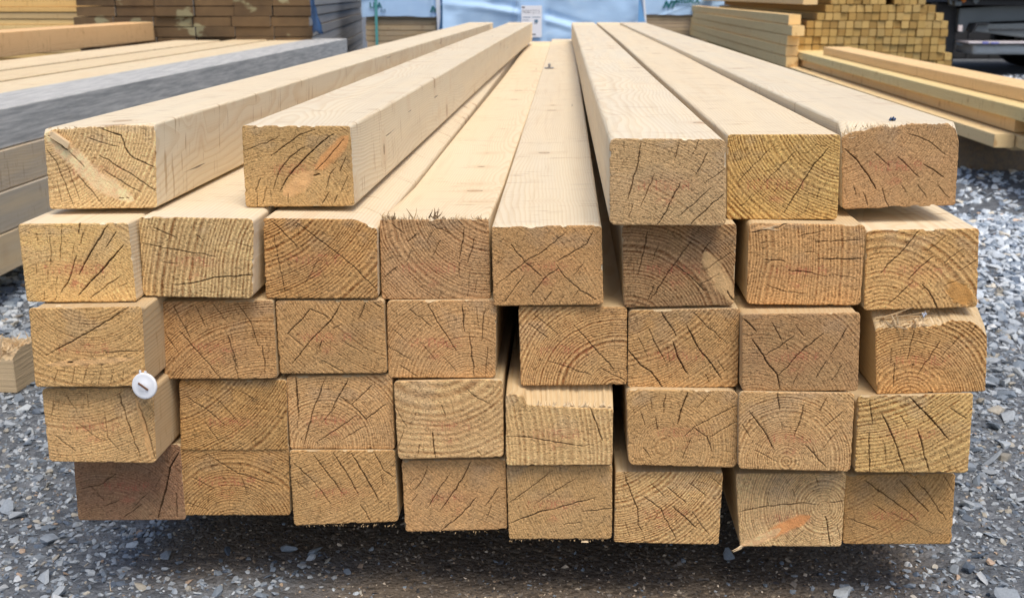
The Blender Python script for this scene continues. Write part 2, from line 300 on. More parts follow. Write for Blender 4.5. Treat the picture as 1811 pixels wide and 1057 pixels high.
B('46',[(1108,688),(1305,691),(1304,827),(1111,822)],(178,138,92),'N',(690,640),4,.6,
 [(3,785,425,765,480,745,550),(1.5,700,430,690,510),(1.8,660,520,668,575),(1,640,450,645,500),(1.2,870,430,820,490),(1.8,970,480,810,560,770,600),(1.8,805,560,860,600,880,660),(1.5,975,540,870,600),(1.3,800,600,760,690),(1.2,610,640,640,680),(1.2,600,500,620,560)],
 'rounded timber end with a short bold crack down from the top and small rings low left, fourth row', rc=.009)
B('47',[(1307,692),(1512,695),(1504,834),(1306,829)],(182,142,97),'R',(210,600),4.5,.8,
 [(2,180,370,190,430),(2.2,85,430,130,490,170,560),(2,270,405,255,470,235,520),(1.8,270,540,345,620),(1.2,400,430,330,490),(1.2,345,385,320,440),(1,380,500,330,560),(1,100,560,180,600),(1,60,470,90,520)],
 'timber end with neat half circle rings centred on its bottom edge, seventh in the fourth row', rc=.006)
B('48',[(1518,700),(1722,695),(1712,836),(1512,835)],(184,146,94),'R',(400,-100),7,.9,
 [(3.2,620,380,680,440,755,525),(2.5,530,440,560,500,585,560,608,635),(2.5,650,490,670,560,690,635),(1.8,490,390,500,480),(2,488,500,490,635),(1.2,590,440,620,490),(1.2,760,420,820,460),(1,540,540,545,610),(1,740,550,760,600),(1,700,480,740,440)],
 'greenish tan timber end with the widest slanting crack, rightmost of the fourth row')
B('51',[(128,790),(318,786),(328,919),(138,920)],(134,99,74),'L',(350,900),4,.5,
 [(3.5,600,570,570,620,555,700,530,790),(1.5,390,640,330,680,265,690),(1.5,480,740,410,790),(1,500,700,440,760),(1.5,590,700,595,790),(1.5,400,730,350,750),(1,300,680,350,730)],
 'darkest red brown timber end with a deep open split, bottom left corner of the pile', D=1.428)
B('52',[(318,785),(510,785),(513,911),(322,911)],(164,124,79),'L',(780,850),5,.8,
 [(1.3,700,575,800,640,940,680),(1,620,740,700,760),(1,640,650,720,690),(1,810,650,830,720)],
 'small brown timber end right of the dark split one, bottom row', D=1.43)
B('53',[(511,796),(698,796),(704,922),(520,929)],(174,134,88),'M',(0,200),4.5,.6,
 [(2,295,690,350,770,400,860),(2.5,370,690,430,790,480,880),(2,465,690,500,760,545,790),(1.8,215,695,270,770,340,860),(1.5,130,725,220,810,290,900),(1.5,405,900,450,970),(1.2,490,780,500,830),(1,140,800,200,850),(1,520,880,525,930)],
 'timber end with several parallel cracks slanting down to the right, third in the bottom row', jagb=.001, D=1.426)
B('54',[(710,815),(894,811),(897,936),(717,940)],(178,136,92),'M',(1300,100),4,.4,
 [(2.2,860,720,820,800,735,920),(2,880,870,820,940,735,1005),(1.5,680,740,660,800,630,840),(1.5,775,770,720,850,675,920),(1.5,970,830,910,910),(1.2,640,860,615,890),(1,940,900,920,960)],
 'timber end with parallel cracks slanting down to the left, fourth in the bottom row', jagb=.001, D=1.43)
B('55',[(896,824),(1083,823),(1082,953),(900,953)],(176,138,93),'N',(1100,500),4,.4,
 [(2.2,85,938,200,895,320,865,430,835),(1.5,260,730,180,790,100,850),(1.5,375,890,490,878),(1.2,350,760,190,860),(1,85,860,140,830),(1,300,940,380,930)],
 'timber end with one long shallow rising crack, directly under the chipped end', jagb=.001)
B('56',[(1089,834),(1279,834),(1271,963),(1086,959)],(188,148,100),'N',(450,500),5,.95,
 [(2,535,735,560,810,590,880,590,940,610,970),(1.8,610,830,680,880,740,1000),(1.5,700,790,780,860),(2.2,725,870,820,955),(1,640,780,700,840),(1.2,790,780,860,830),(1,880,760,915,790),(1.2,800,890,870,980),(1,650,930,670,900),(1,540,930,560,990)],
 'light timber end with strong diagonal rings, sixth in the bottom row')
B('57',[(1301,837),(1497,837),(1488,966),(1309,966)],(196,158,112),'R',(335,752),4,.75,
 [(2.2,50,770,130,752,270,738,315,745),(2.5,340,780,350,830,358,885),(2,350,738,405,730),(1.3,310,650,318,680),(1,150,750,140,700),(1.2,270,830,220,870),(1.2,230,690,240,720),(1,380,800,390,860)],
 'timber end showing the round pith and an orange knot spike, seventh in the bottom row', streak=[((214,150,96),19,(290,783),(200,820),(135,852)),((222,180,132),15,(190,825),(130,855),(55,888))])
B('58',[(1495,840),(1690,837),(1683,962),(1491,962)],(166,126,80),'R',(300,400),4,.45,
 [(1.8,470,660,540,710,625,770),(2,590,660,650,730,690,770),(1.5,650,665,695,720,745,795),(1.3,500,740,545,770),(1.3,420,790,520,830),(1.3,620,770,650,800),(1,740,650,770,700),(1,560,770,700,840)],
 'plain tan timber end at the bottom right corner of the pile')
LABELS = {
'11':'timber end with a pale torn branch streak corner to corner, leftmost of the top row',
'12':'timber end with an orange knot streak in its upper right corner, top row',
'13':'rounded pale brown timber end right of the sunken middle, top row',
'14':'golden timber end with bold curved rings, middle of the right three in the top row',
'15':'rough timber end with a frayed uneven top edge, rightmost of the top row',
'21':'yellowish timber end with fanned cracks and red stamp traces, leftmost of the second row',
'22':'timber end with coarse upright pitted rings and one long sideways crack, second row',
'23':'timber end with its top right corner planed off, second row',
'24':'timber end with tufts of torn dark fibres standing on its top edge',
'25':'plain timber end with crossing hairline cracks, in front of the sunken middle',
'26':'dark greyish timber end with a pale patch at its lower right, second row',
'27':'timber end with short level cracks right of a dark upright gap, second row',
'28':'orange tan timber end with quarter circle rings, rightmost of the second row',
'31':'timber end with one long slanting crack, directly above the white plastic button',
'32':'reddish brown timber end with several steep cracks, second from left in the third row',
'33':'timber end with criss-cross stepped cracks, third from left in the third row',
'34':'timber end with rings arching from its bottom edge, left of the central black hole',
'35':'timber end with coarse arching rings, overhanging the chipped end below it',
'36':'timber end with two bold parallel slanting cracks, below the dark greyish end',
'37':'dark reddish timber end with cracks meeting in a V, third row',
'38':'timber end with a splintered torn away top, rightmost of the third row',
'41':'timber end directly below the white plastic button, leftmost of the fourth row',
'42':'brown timber end with dense ridged rings and no bold crack, fourth row',
'43':'pale timber end with rings and cracks fanning from its bottom edge, fourth row',
'44':'light timber end with very wide bowl shaped rings, fourth row',
'45':'timber end with a long chip broken off its top edge, dotted upright rings',
'46':'rounded timber end with a short bold crack down from its top, fourth row',
'47':'timber end with neat half circle rings around its bottom middle, fourth row',
'48':'greenish tan timber end with the widest slanting crack, rightmost of the fourth row',
'51':'darkest red brown timber end with a deep split, bottom left corner of the pile',
'52':'brown timber end right of the dark split one, bottom row',
'53':'timber end with parallel cracks slanting down to the right, third in the bottom row',
'54':'timber end with parallel cracks slanting down to the left, fourth in the bottom row',
'55':'timber end with one long gently rising crack, directly under the chipped end',
'56':'light timber end with strong diagonal rings between two dark gaps, bottom row',
'57':'timber end showing its round pith and an orange knot spike, bottom row',
'58':'plain tan timber end at the bottom right corner of the pile'}
for k in BEAMS: BEAMS[k]['label'] = LABELS[k]
EXPO = 0.60
# ------------------------------------------------------------------ building one timber beam
ROWZ = {1:(-.277,-.010),2:(-.389,-.014),3:(-.499,-.020),4:(-.607,-.012),5:(-.722,-.030)}   # underside of each layer, relative to the lens
GL = {'N':[17,25,21,19,17,17,17],'Y':[17,17,10,4,4,4,4],'D':[30,17,17,17,17,17,30],'A':[14,17,17,31,17,17,17],'L':[16,16,16,16,16,16,31]}
def segdist(px, py, pts, hw, taper=True):
    """distance to a polyline divided by its local half width"""
    best = np.full(px.shape, 9.0)
    n = len(pts); seg = [math.hypot(pts[i+1][0]-pts[i][0], pts[i+1][1]-pts[i][1]) for i in range(n-1)]
    tot = sum(seg); run = 0
    for i in range(n-1):
        ax, ay = pts[i]; bx, by = pts[i+1]; L2 = max(seg[i]**2, 1e-12)
        t = np.clip(((px-ax)*(bx-ax)+(py-ay)*(by-ay))/L2, 0, 1)
        d = np.hypot(px-ax-t*(bx-ax), py-ay-t*(by-ay))
        g = (run+t*seg[i])/tot
        w = hw*(np.clip(np.minimum(g, 1-g)*5, 0, 1)**.6*.85+.15) if taper else hw
        best = np.minimum(best, d/np.maximum(w, 1e-6)); run += seg[i]
    return best
def jitter(pts, amp, rs):
    out = [pts[0]]
    for a, b in zip(pts[:-1], pts[1:]):
        L = math.hypot(b[0]-a[0], b[1]-a[1]); k = max(1, int(L/.006))
        nx, ny = -(b[1]-a[1])/max(L,1e-9), (b[0]-a[0])/max(L,1e-9)
        for j in range(1, k+1):
            t = j/k; o = rs.normal(0, amp) if j < k else 0
            out.append((a[0]+(b[0]-a[0])*t+nx*o, a[1]+(b[1]-a[1])*t+ny*o))
    return out
STEP = .00075
def make_beam(key, b, row, undersides):
    rs = np.random.RandomState(int(key)*7+3); q = b['q']; cr_px = TRF[b['v']]
    unit = [(ray(*p)/ray(*p)[1]) for p in q]
    w1 = ((unit[2]-unit[3])[0]+(unit[1]-unit[0])[0])/2
    Dw = .145/w1; a, s = ROWZ[row]; xm = (unit[2][0]+unit[3][0])/2*1.42; zb = a+s*xm
    Dz = zb/((unit[2][2]+unit[3][2])/2); D = b.get('D', .72*Dz+.28*Dw)
    C = [CAMP+u*D for u in unit]                                   # TL TR BR BL
    b['D'] = D; b['C'] = C
    TL, TR, BR, BL = [np.array([c[0], c[2]]) for c in C]
    w = (np.linalg.norm(TR-TL)+np.linalg.norm(BR-BL))/2; h = (np.linalg.norm(TL-BL)+np.linalg.norm(TR-BR))/2
    org = np.array([BL[0], D, BL[1]])
    def bil(S, T, TLq, TRq, BRq, BLq):
        u = (S/w)[..., None]; v = (T/h)[..., None]
        return (BLq*(1-u)+BRq*u)*(1-v)+(TLq*(1-u)+TRq*u)*v
    nu, nv = int(w/STEP), int(h/STEP); U, Vv = np.meshgrid(np.linspace(0,1,nu+1), np.linspace(0,1,nv+1))
    rc = b.get('rc', .0042); T = Vv*h
    edge = np.where(T < rc, rc-np.sqrt(np.maximum(rc*rc-(rc-T)**2, 0)), np.where(T > h-rc, rc-np.sqrt(np.maximum(rc*rc-(T-(h-rc))**2, 0)), 0))
    sx = int(key)*3.7
    el = edge+(vnoise(T*260, T*0+sx, 1)-.5)*.0009+sm(.70,.84,fbm(T*75,T*0+sx,35,2))*.0015; er = edge+(vnoise(T*260, T*0+sx, 2)-.5)*.0009+sm(.70,.84,fbm(T*75,T*0+sx,36,2))*.0015
    S = el+U*(w-el-er); Sclean = edge+U*(w-2*edge)
    jb = b.get('jagb', .0004)
    dp = b.get('drop'); jag = b.get('jag', .0003)
    drop = np.interp(S/w, [p[0] for p in dp], [p[1] for p in dp]) if dp else np.zeros_like(S)
    dropj = drop+(fbm(S*420, S*0+sx, 5)-.4)*jag*2
    Tf = T*(h-dropj)/h + (1-Vv)*(fbm(S*300, S*0+sx, 8)-.5)*jb*2*sm(0,1,1-Vv)
    Tb = T*(h-drop)/h if b.get('keep') else T
    chipT = sm(.66,.80,fbm(S*70, S*0+sx, 15, 2))*.0020+sm(.70,.8,fbm(S*24, S*0+sx, 16, 2))*.0014; chipB = sm(.66,.80,fbm(S*80, S*0+sx, 25, 2))*.0022
    Tf = Tf-(T/h)**6*chipT+(1-T/h)**6*chipB
    P2 = bil(S, Tf, TL, TR, BR, BL)
    X, Z = P2[..., 0], P2[..., 1]
    # photo pixel of every vertex -> pattern coordinates in native pixels
    d0 = np.stack([X, np.full_like(X, D), Z-CAMH], -1); zc = d0@FWD
    PX = CX+FPX*(d0@RGT)/zc; PY = CY-FPX*(d0@UPV)/zc; px1 = D/FPX   # metres per pixel (about)
    def cv(x, y): return (cr_px[0]+x/cr_px[2], cr_px[1]+y/cr_px[2])
    pit = cv(*b['pith']); mx = (PX-pit[0])*px1; my = (PY-pit[1])*px1
    # rings
    wx = (fbm(PX/70, PY/70, int(key), 3)-.5)*2; R = np.hypot(mx, my)+wx*.0035; ang = np.arctan2(my, mx)
    sp = b['sp']*px1; Rr = R/sp; Rr = Rr+.9*np.sin(Rr*.31+int(key))+.35*np.sin(Rr*.83); ph = Rr-np.floor(Rr); k_ = np.floor(Rr)
    str_ = .45+.9*hsh(k_.astype(np.int64), np.zeros_like(k_, dtype=np.int64), int(key))
    late = sm(.30,.72,ph)*(1-sm(.84,1.0,ph))*str_
    rad = np.hypot(mx,my)
    tang = fbm(ang*np.maximum(rad,.01)/.0022, Rr*1.0, int(key)+9, 2)          # grain tears broken along each ring
    tear_ = sm(.42,.70,tang)
    con = b['con']; ringf = np.clip(late*con*(.5+.7*tear_), 0, 1.2)
    # radial cells, the hairline checks
    nray = 64
    chk = np.zeros_like(R)
    for j in range(60):
        cx_, cy_ = PX[rs.randint(nv+1), 0]+rs.uniform(0, 200), PY[rs.randint(nv+1), 0]
        th = math.atan2(cy_-pit[1], cx_-pit[0])+rs.normal(0,.05); L = rs.uniform(6, 24)
        pts = [(cx_*px1, cy_*px1), ((cx_+math.cos(th)*L)*px1, (cy_+math.sin(th)*L)*px1)]
        f = segdist(PX*px1, PY*px1, jitter(pts, .0003, rs), .0005); chk = np.maximum(chk, np.clip(1.3-f, 0, 1)*rs.uniform(.3,.8))
    crack = np.zeros_like(R); depth = np.zeros_like(R)
    for c in b['cr']:
        pts = [cv(c[i], c[i+1]) for i in range(1, len(c), 2)]; pts = [(x*px1, y*px1) for x, y in pts]
        hw = .00017*c[0]+.00024
        f = segdist(PX*px1, PY*px1, jitter(pts, .0005, rs), hw)/(.45+.95*vnoise(PX/3.5, PY/3.5, int(key)+5))
        crack = np.maximum(crack, np.clip((1.6-f)*1.3, 0, 1)*min(1, .50+c[0]*.20)); depth = np.maximum(depth, np.clip(1.5-f, 0, 1)*min(.005, .0010*c[0]+.0003))
    # colours of the wood itself
    base = np.array(lin(b['tone']))*1.36*np.array([1.04,1.11,1.14]); alb = np.ones(R.shape+(3,))*base
    big = fbm(PX/60, PY/60, int(key)+40, 3)[..., None]; alb = alb*(.86+.28*big)
    warm = sm(.45,.7,fbm(PX/45, PY/45, int(key)+60, 2))[..., None]
    alb = alb*(1-.15*warm)+np.array([.47,.31,.14])*.15*warm
    spk = fbm(PX/2.1, PY/2.1, int(key)+70, 2)
    stk = np.zeros_like(R)
    for scol, hwid, *pts in b.get('streak', []):
        pts = [cv(*p) for p in pts]; f = segdist(PX, PY, pts, hwid/cr_px[2], True)
        m = sm(1.25,.65,f+(fbm(PX/12, PY/12, 5)-.5)*.5) if False else 1-sm(.6,1.25,f+(fbm(PX/12, PY/12, 5)-.5)*.6)
        sc = np.array(lin(scol))*1.30; gr = fbm(PX/9+PY/30, PY/9-PX/40, 6)[..., None]
        alb = alb*(1-m[..., None])+sc*(.8+.4*gr)*m[..., None]; stk = np.maximum(stk, m)
    act = (1-.85*stk)
    alb = alb*(1-(.58*ringf*act)[..., None]*np.array([.80,1.0,1.12]))
    lite = (sm(.0,.16,ph)*(1-sm(.2,.42,ph))*con*act*.45*(.3+1.0*spk))[..., None]
    alb = alb*(1+lite)
    alb = alb*(1+((spk-.5)*.50*act)[..., None]); pits = sm(.62,.78,fbm(PX/3.0, PY/3.0, int(key)+90, 2))*act
    alb = alb*(1-.38*(pits*(.5+.6*con))[..., None])
    alb = alb*(1-(.50*chk*act)[..., None]); alb = alb*(1-.82*crack[..., None])+np.array([.045,.025,.012])*.82*crack[..., None]
    # weather stains and saw marks
    gy = (sm(.48,.75,fbm(PX/48, PY/30, int(key)+140, 3))*(.25+.75*sm(.35,1,T/h))*.26*act)[..., None]; lum = alb.mean(-1, keepdims=True)
    alb = alb*(1-gy)+lum*np.array([1.05,.90,.70])*.86*gy
    sa = rs.uniform(-.5,.5); saw = np.sin((PX*math.sin(sa)+PY*math.cos(sa))/2.6+4*fbm(PX/90, PY/90, 3, 2)); alb = alb*(1+(.035*saw*sm(.4,.6,fbm(PX/50,PY/50,int(key)+150,2)))[..., None])
    # red end stamp, mostly worn off
    st = b.get('stamp', (.22+rs.uniform(-.06,.08), .50+rs.uniform(-.06,.06), .70, .20))
    lx = (S/w-st[0])/(st[2]-st[0]); ly = (1-Tf/h-st[1])/.115
    red = np.zeros_like(R)
    for gi, ch in enumerate('NYDALA'):
        uu = (lx*6-gi)/.82; ci = np.floor(uu*5); ri = np.floor(ly*7); ok = (uu >= 0) & (uu < 1) & (ly >= 0) & (ly < 1)
        rows_ = np.array(GL[ch])[np.clip(ri, 0, 6).astype(int)]; bit = (rows_ >> (4-np.clip(ci, 0, 4).astype(int))) & 1
        red = np.maximum(red, ok*bit)
    smg = np.exp(-(((S/w-(st[0]+st[2])/2-.0)/.07)**2+((1-Tf/h-st[1]-.24)/.05)**2))
    cloud = np.exp(-(((S/w-(st[0]+st[2])/2)/.26)**2+((1-Tf/h-st[1]-.06)/.10)**2))
    red = (np.maximum(red, smg*.9)*sm(.38,.62,fbm(PX/7, PY/7, int(key)+31, 2))+cloud*.35)*st[3]*1.9
    red = np.clip(red, 0, .6)[..., None]; red = red*act[..., None]; alb = alb*(1-red)+np.array([.50,.135,.085])*red
    alb = np.clip(alb, .01, .9)
    # relief
    ed = np.minimum(np.minimum(S-el, w-er-S), np.minimum(Tf, h-dropj-Tf)); ed = np.clip(ed, 0, 1)
    rel = depth*1.0+ringf*.0006*act+pits*.0005+(1-np.clip(ed/.0016, 0, 1))**2*.0010+chk*.0005+(spk-.5)*.0003
    rel = rel+(fbm(PX/40, PY/40, int(key)+77, 2)-.5)*.0012+stk*.0008*np.sin(PX/5)
    Y = D+rel
    N = (nu+1)*(nv+1); idx = np.arange(N).reshape(nv+1, nu+1)
    Vtx = np.stack([X-org[0], Y-org[1], Z-org[2]], -1).reshape(-1, 3)
    Q = np.stack([idx[:-1,:-1], idx[:-1,1:], idx[1:,1:], idx[1:,:-1]], -1).reshape(-1, 4)
    # body: loft the outline back
    bi = np.concatenate([idx[0,:], idx[1:,-1], idx[-1,-2::-1], idx[-2:0:-1,0]]); Sb, Tbb = Sclean.ravel()[bi], Tb.ravel()[bi]
    tear = b.get('tear', 0)
    TLf, TRf, BRf, BLf = [p.copy() for p in (TL, TR, BR, BL)]
    lim = undersides(TL[0]+w/2, row)
    if lim is not None:
        ex = max(TLf[1], TRf[1])-(lim-.001)
        if ex > 0: TLf[1] -= ex; TRf[1] -= ex
    L = b.get('len', 5.75); yE = D+L+rs.uniform(-.05,.03)
    if 'far' in b:
        xl, xr, yy = b['far']; zt = (TLf[1]+TRf[1])/2; yE = ((zt-CAMH))/ (ray((xl+xr)/2, yy)[2]/ray((xl+xr)/2, yy)[1])
        yE = float(np.clip(yE, D+5.2, D+6.6))
        xL = atY(xl, yy, yE)[0]; xR = atY(xr, yy, yE)[0]; xc = (xL+xR)/2
        if key == '11': xc = xR-w/2
        qe = [np.array([xc-w/2, zt]), np.array([xc+w/2, zt]), np.array([xc+w/2, zt-h]), np.array([xc-w/2, zt-h])]
    else:
        xc = (TL[0]+TR[0]+BR[0]+BL[0])/4; zt = (TLf[1]+TRf[1])/2
        qe = [np.array([xc-w/2, zt]), np.array([xc+w/2, zt]), np.array([xc+w/2, zt-h]), np.array([xc-w/2, zt-h])]
    ys = [max(tear*.35, .004), max(tear, .012), .05, .15, .35, .7, 1.1, 1.6, 2.2, 2.9, 3.7, 4.5, 5.2, yE-D]
    rings = [Vtx[bi]]
    am = rs.uniform(-.003,.003); ap = rs.uniform(0, 3)
    for j, yy in enumerate(ys):
        t = yy/(yE-D); cor = [p*(1-t)+e*t for p, e in zip((TLf,TRf,BRf,BLf) if yy >= .012 else (TL,TR,BR,BL), qe)]
        tt = Tbb
        if tear and j == 0: tt = Tbb*.45+Tf.ravel()[bi]*.55+(fbm(Sb*300, Sb*0+j, 3)-.5)*.004*(Tbb/h)
        p = bil(Sb, tt, *cor); wv = am*math.sin(yy*1.3+ap)-am*math.sin(ap)
        dy = (fbm(Sb*250, Sb*0+j+5, 4)-.5)*.014 if (tear and j < 2) else 0
        rings.append(np.stack([p[:,0]-org[0]+wv, np.full(len(bi), yy)+dy, p[:,1]-org[2]-b.get('sink', 0)*min(1, max(0, yy-.012)/.3)], -1))
    nb = len(bi); VB = np.concatenate(rings); QB = []
    ar = np.arange(nb); nx_ = (ar+1) % nb
    for j in range(len(rings)-1): QB.append(np.stack([ar+j*nb, ar+(j+1)*nb, nx_+(j+1)*nb, nx_+j*nb], -1))
    QB = np.concatenate(QB)
    body = quads_obj('squared_timber', VB, QB, WOOD, loc=org)
    # far end cap
    fm = bmesh.new(); fm.from_mesh(body.data); fm.verts.ensure_lookup_table()
    f = fm.faces.new([fm.verts[(len(rings)-1)*nb+i] for i in range(nb)]); fm.normal_update()
    fm.to_mesh(body.data); fm.free()
    pl = (pit[0]-q[3][0])*px1, -(pit[1]-q[3][1])*px1
    look(body, pl, max(sp, .0028), b.get('weather', rs.uniform(0,.16)), 1.0, tuple((1+rs.uniform(-.04,.03)+rs.uniform(-.03,.03)*np.array([0,.6,1.6]))*(np.array([.80,.73,.62]) if row > 2 or key in ('27','26') else np.array([1,1,1]))), seed=int(key)*1.37)  # lower bodies tinted darker: dirty sides plus shade of the gaps put into the colour
    setp(body, b['label'], 'timber', 'squared timbers stacked end-on in the front pile')
    e = quads_obj('sawn_end', Vtx, Q, ENDG, parent=body)
    ca = e.data.color_attributes.new('wood_col', 'FLOAT_COLOR', 'POINT')
    ca.data.foreach_set('color', np.concatenate([alb.reshape(-1, 3), (1-.8*stk).reshape(-1,1)], 1).astype(np.float32).ravel())
    b['obj'] = body; b['org'] = org; b['w'] = w; b['h'] = h; b['TL'] = TL; b['TR'] = TR
    return body
def undersides(x, row):
    if row == 1: return None
    a, s = ROWZ[row-1]; return CAMH+a+s*x
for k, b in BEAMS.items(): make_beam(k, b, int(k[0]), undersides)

# splinters and torn fibres, each tuft a child of its beam
def fibres(parent, name, specs, mat, org):
    """specs: list of (base point, direction, length, half width, bend)"""
    V = []; F = []
    for bp, d, L, hw, bend in specs:
        d = Vector(d).normalized(); sd = d.cross(Vector((0,1,.2))).normalized(); up = sd.cross(d).normalized(); n0 = len(V); n = 5
        for i in range(n+1):
            t = i/n; c = Vector(bp)+d*(L*t)+up*(bend*t*t)+sd*(bend*.6*math.sin(t*3)); ww = hw*(1-t*.85)
            for aa in ((1,0),(0,1),(-1,0),(0,-1)): V.append(tuple(c+sd*(aa[0]*ww)+up*(aa[1]*ww*.45)-Vector(org)))
        for i in range(n):
            for j in range(4): F.append((n0+i*4+j, n0+i*4+(j+1)%4, n0+i*4+4+(j+1)%4, n0+i*4+4+j))
        F.append(tuple(n0+j for j in range(4))[::-1]); F.append(tuple(n0+n*4+j for j in range(4)))
    o = mesh_obj(name, V, F, mat, parent=parent)
    return o
FIB = simple('torn_fibre', (.52,.36,.19), .8, .35, 90, vec=(1,1,1)); FIBD = simple('dark_fibre', (.20,.12,.06), .85, .4, 90); FIBP = simple('pale_splinter', (.74,.56,.34), .75, .22, 60)
def tuft(key, name, px0, px1, py, n, lr, mat, hw=.0006, dirf=None, ydep=0.0, zj=.001):
    b = BEAMS[key]; sp = []
    for i in range(n):
        p = atY(random.uniform(px0, px1), py+random.uniform(-1.5,2.5), b['D']+ydep*random.random()+.001)
        d = dirf() if dirf else (random.uniform(-.7,.7), random.uniform(-.5,.3), random.uniform(.5,1))
        sp.append(((p[0],p[1],p[2]-.001), d, random.uniform(*lr), hw*random.uniform(.6,1.4), random.uniform(-.003,.003)))
    return fibres(b['obj'], name, sp, mat, b['org'])
tuft('24','torn_fibre_tuft', 681, 702, 386, 9, (.005,.013), FIBD, hw=.0009)
tuft('24','torn_fibre_tuft', 676, 700, 386, 12, (.004,.010), FIB, hw=.001)
tuft('24','torn_fibre_tuft', 728, 733, 385, 2, (.012,.017), FIB, hw=.001)
tuft('24','torn_fibre_tuft', 756, 774, 385, 9, (.006,.015), FIBD, hw=.001)
tuft('24','torn_fibre_tuft', 776, 790, 386, 8, (.003,.007), FIBD, hw=.0011)
tuft('24','torn_fibre_tuft', 795, 812, 387, 7, (.004,.009), FIB)
tuft('24','torn_fibre_tuft', 676, 864, 387, 90, (.003,.008), FIBP, hw=.0008)
tuft('38','torn_fibre_tuft', 1572, 1628, 573, 40, (.012,.026), FIBP, hw=.0026, dirf=lambda:(random.uniform(-.9,.9), random.uniform(-.9,.1), random.uniform(-.1,.55)), ydep=.02)
tuft('38','torn_fibre_tuft', 1556, 1700, 576, 26, (.010,.026), FIBP, hw=.003, dirf=lambda:(random.uniform(-.5,.8), random.uniform(.1,.8), random.uniform(.0,.5)), ydep=.005)
tuft('38','splinter', 1548, 1600, 560, 6, (.03,.05), FIB, hw=.0022, dirf=lambda:(random.uniform(.7,1), random.uniform(-.3,.1), random.uniform(.05,.3)), ydep=.01)
tuft('15','torn_fibre_tuft', 1490, 1520, 240, 22, (.004,.013), FIBP, hw=.0013, dirf=lambda:(random.uniform(-.5,.8), random.uniform(-.2,.5), random.uniform(.1,1)))
tuft('15','torn_fibre_tuft', 1505, 1690, 224, 50, (.002,.006), FIBP, hw=.0008)
tuft('11','torn_fibre_tuft', 85, 270, 226, 40, (.002,.005), FIBP, hw=.0008)
tuft('45','torn_fibre_tuft', 935, 1080, 716, 40, (.004,.010), FIBP, hw=.0014, dirf=lambda:(random.uniform(-.5,.5), random.uniform(.0,.6), random.uniform(.1,.9)))
tuft('53','torn_fibre_tuft', 522, 700, 926, 40, (.001,.0028), FIB, hw=.0006, dirf=lambda:(random.uniform(-.6,.6), -.3, -random.uniform(.4,1)))
tuft('54','torn_fibre_tuft', 718, 895, 937, 30, (.001,.0026), FIB, hw=.0006, dirf=lambda:(random.uniform(-.6,.6), -.3, -random.uniform(.4,1)))
tuft('55','torn_fibre_tuft', 901, 1080, 952, 30, (.001,.0026), FIB, hw=.0006, dirf=lambda:(random.uniform(-.6,.6), -.3, -random.uniform(.4,1)))
tuft('57','splinter', 1311, 1316, 964, 3, (.010,.016), FIBP, hw=.0022, dirf=lambda:(-.8,-.3,-.35))
tuft('27','splinter', 1330, 1360, 402, 7, (.012,.022), FIBP, hw=.0012, dirf=lambda:(random.uniform(.6,1), -.15, random.uniform(-.1,.35)))
# broken sliver lying in the branch streak of the first beam
b = BEAMS['11']; p0 = atY(92, 236, b['D']-.002); p1 = atY(121, 257, b['D']-.006)
sl = bmesh.new(); d = Vector(p1-p0); ln = d.length; rot = d.to_track_quat('X','Z').to_matrix().to_4x4()
box(sl, 0, ln, -.0022, .0022, -.0040, .0036, .0006, Matrix.Translation(Vector(p0-b['org'])) @ rot)
for v in sl.verts: v.co += Vector((random.uniform(-.002,.002),random.uniform(-.0005,.0005),random.uniform(-.0014,.0014)))
bm_obj('splinter', sl, FIBP, parent=b['obj'])
# white plastic button nailed between two ends
D_ = min(BEAMS['31']['D'], BEAMS['41']['D'])-.004; pc = atY(255.5, 682, D_); R0 = 24.6/FPX*1.40
PLW = NT('white_plastic'); PLW.b.inputs['Base Color'].default_value = (.80,.82,.86,1); PLW.b.inputs['Roughness'].default_value = .35
PLW.b.inputs['Subsurface Weight'].default_value = .15; PLW.b.inputs['Subsurface Radius'].default_value = (.01,.01,.01)
tcn = PLW.noise(PLW.n('ShaderNodeTexCoord').outputs['Object'], 60, 3); PLW.L(PLW.mix(PLW.math('MULTIPLY', PLW.ss(tcn,.5,.8),.35), (.80,.82,.86), (.62,.58,.52)), PLW.b.inputs['Base Color']); PLW = PLW.m
prof = [(0,-.0035),(.30,-.0035),(.36,-.0030),(.80,-.0016),(.93,-.0018),(.985,-.0008),(1.0,.0006),(.97,.0022),(.6,.0022),(0,.0022)]
V = []; F = []; n = 64
for r_, y_ in prof:
    for i in range(n):
        a_ = 2*math.pi*i/n; V.append((R0*r_*math.cos(a_), y_, R0*r_*math.sin(a_)))
for j in range(len(prof)-1):
    for i in range(n): F.append((j*n+i, j*n+(i+1)%n, (j+1)*n+(i+1)%n, (j+1)*n+i))
btn = mesh_obj('plastic_button', V, F, PLW, loc=pc, smooth=True); btn.rotation_euler = (math.radians(-6), 0, math.radians(-8))
setp(btn, 'round white plastic button with a slot, over the joint of two timber ends', 'button')
SLOT = simple('rusty_staple', (.16,.075,.035), .6, .3, 200)
sb = bmesh.new(); box(sb, -.0078, .0078, -.0044, -.0030, -.0013, .0013, .0005, Matrix.Rotation(math.radians(32), 4, 'Y')); bm_obj('staple', sb, SLOT, parent=btn)
sb = bmesh.new(); box(sb, -.0066,-.0040,-.001,.001, R0-.001, R0+.0030,.0004); box(sb, .0005,.0034,-.001,.001, R0-.001, R0+.0022,.0004); bm_obj('moulding_tab', sb, PLW, parent=btn)
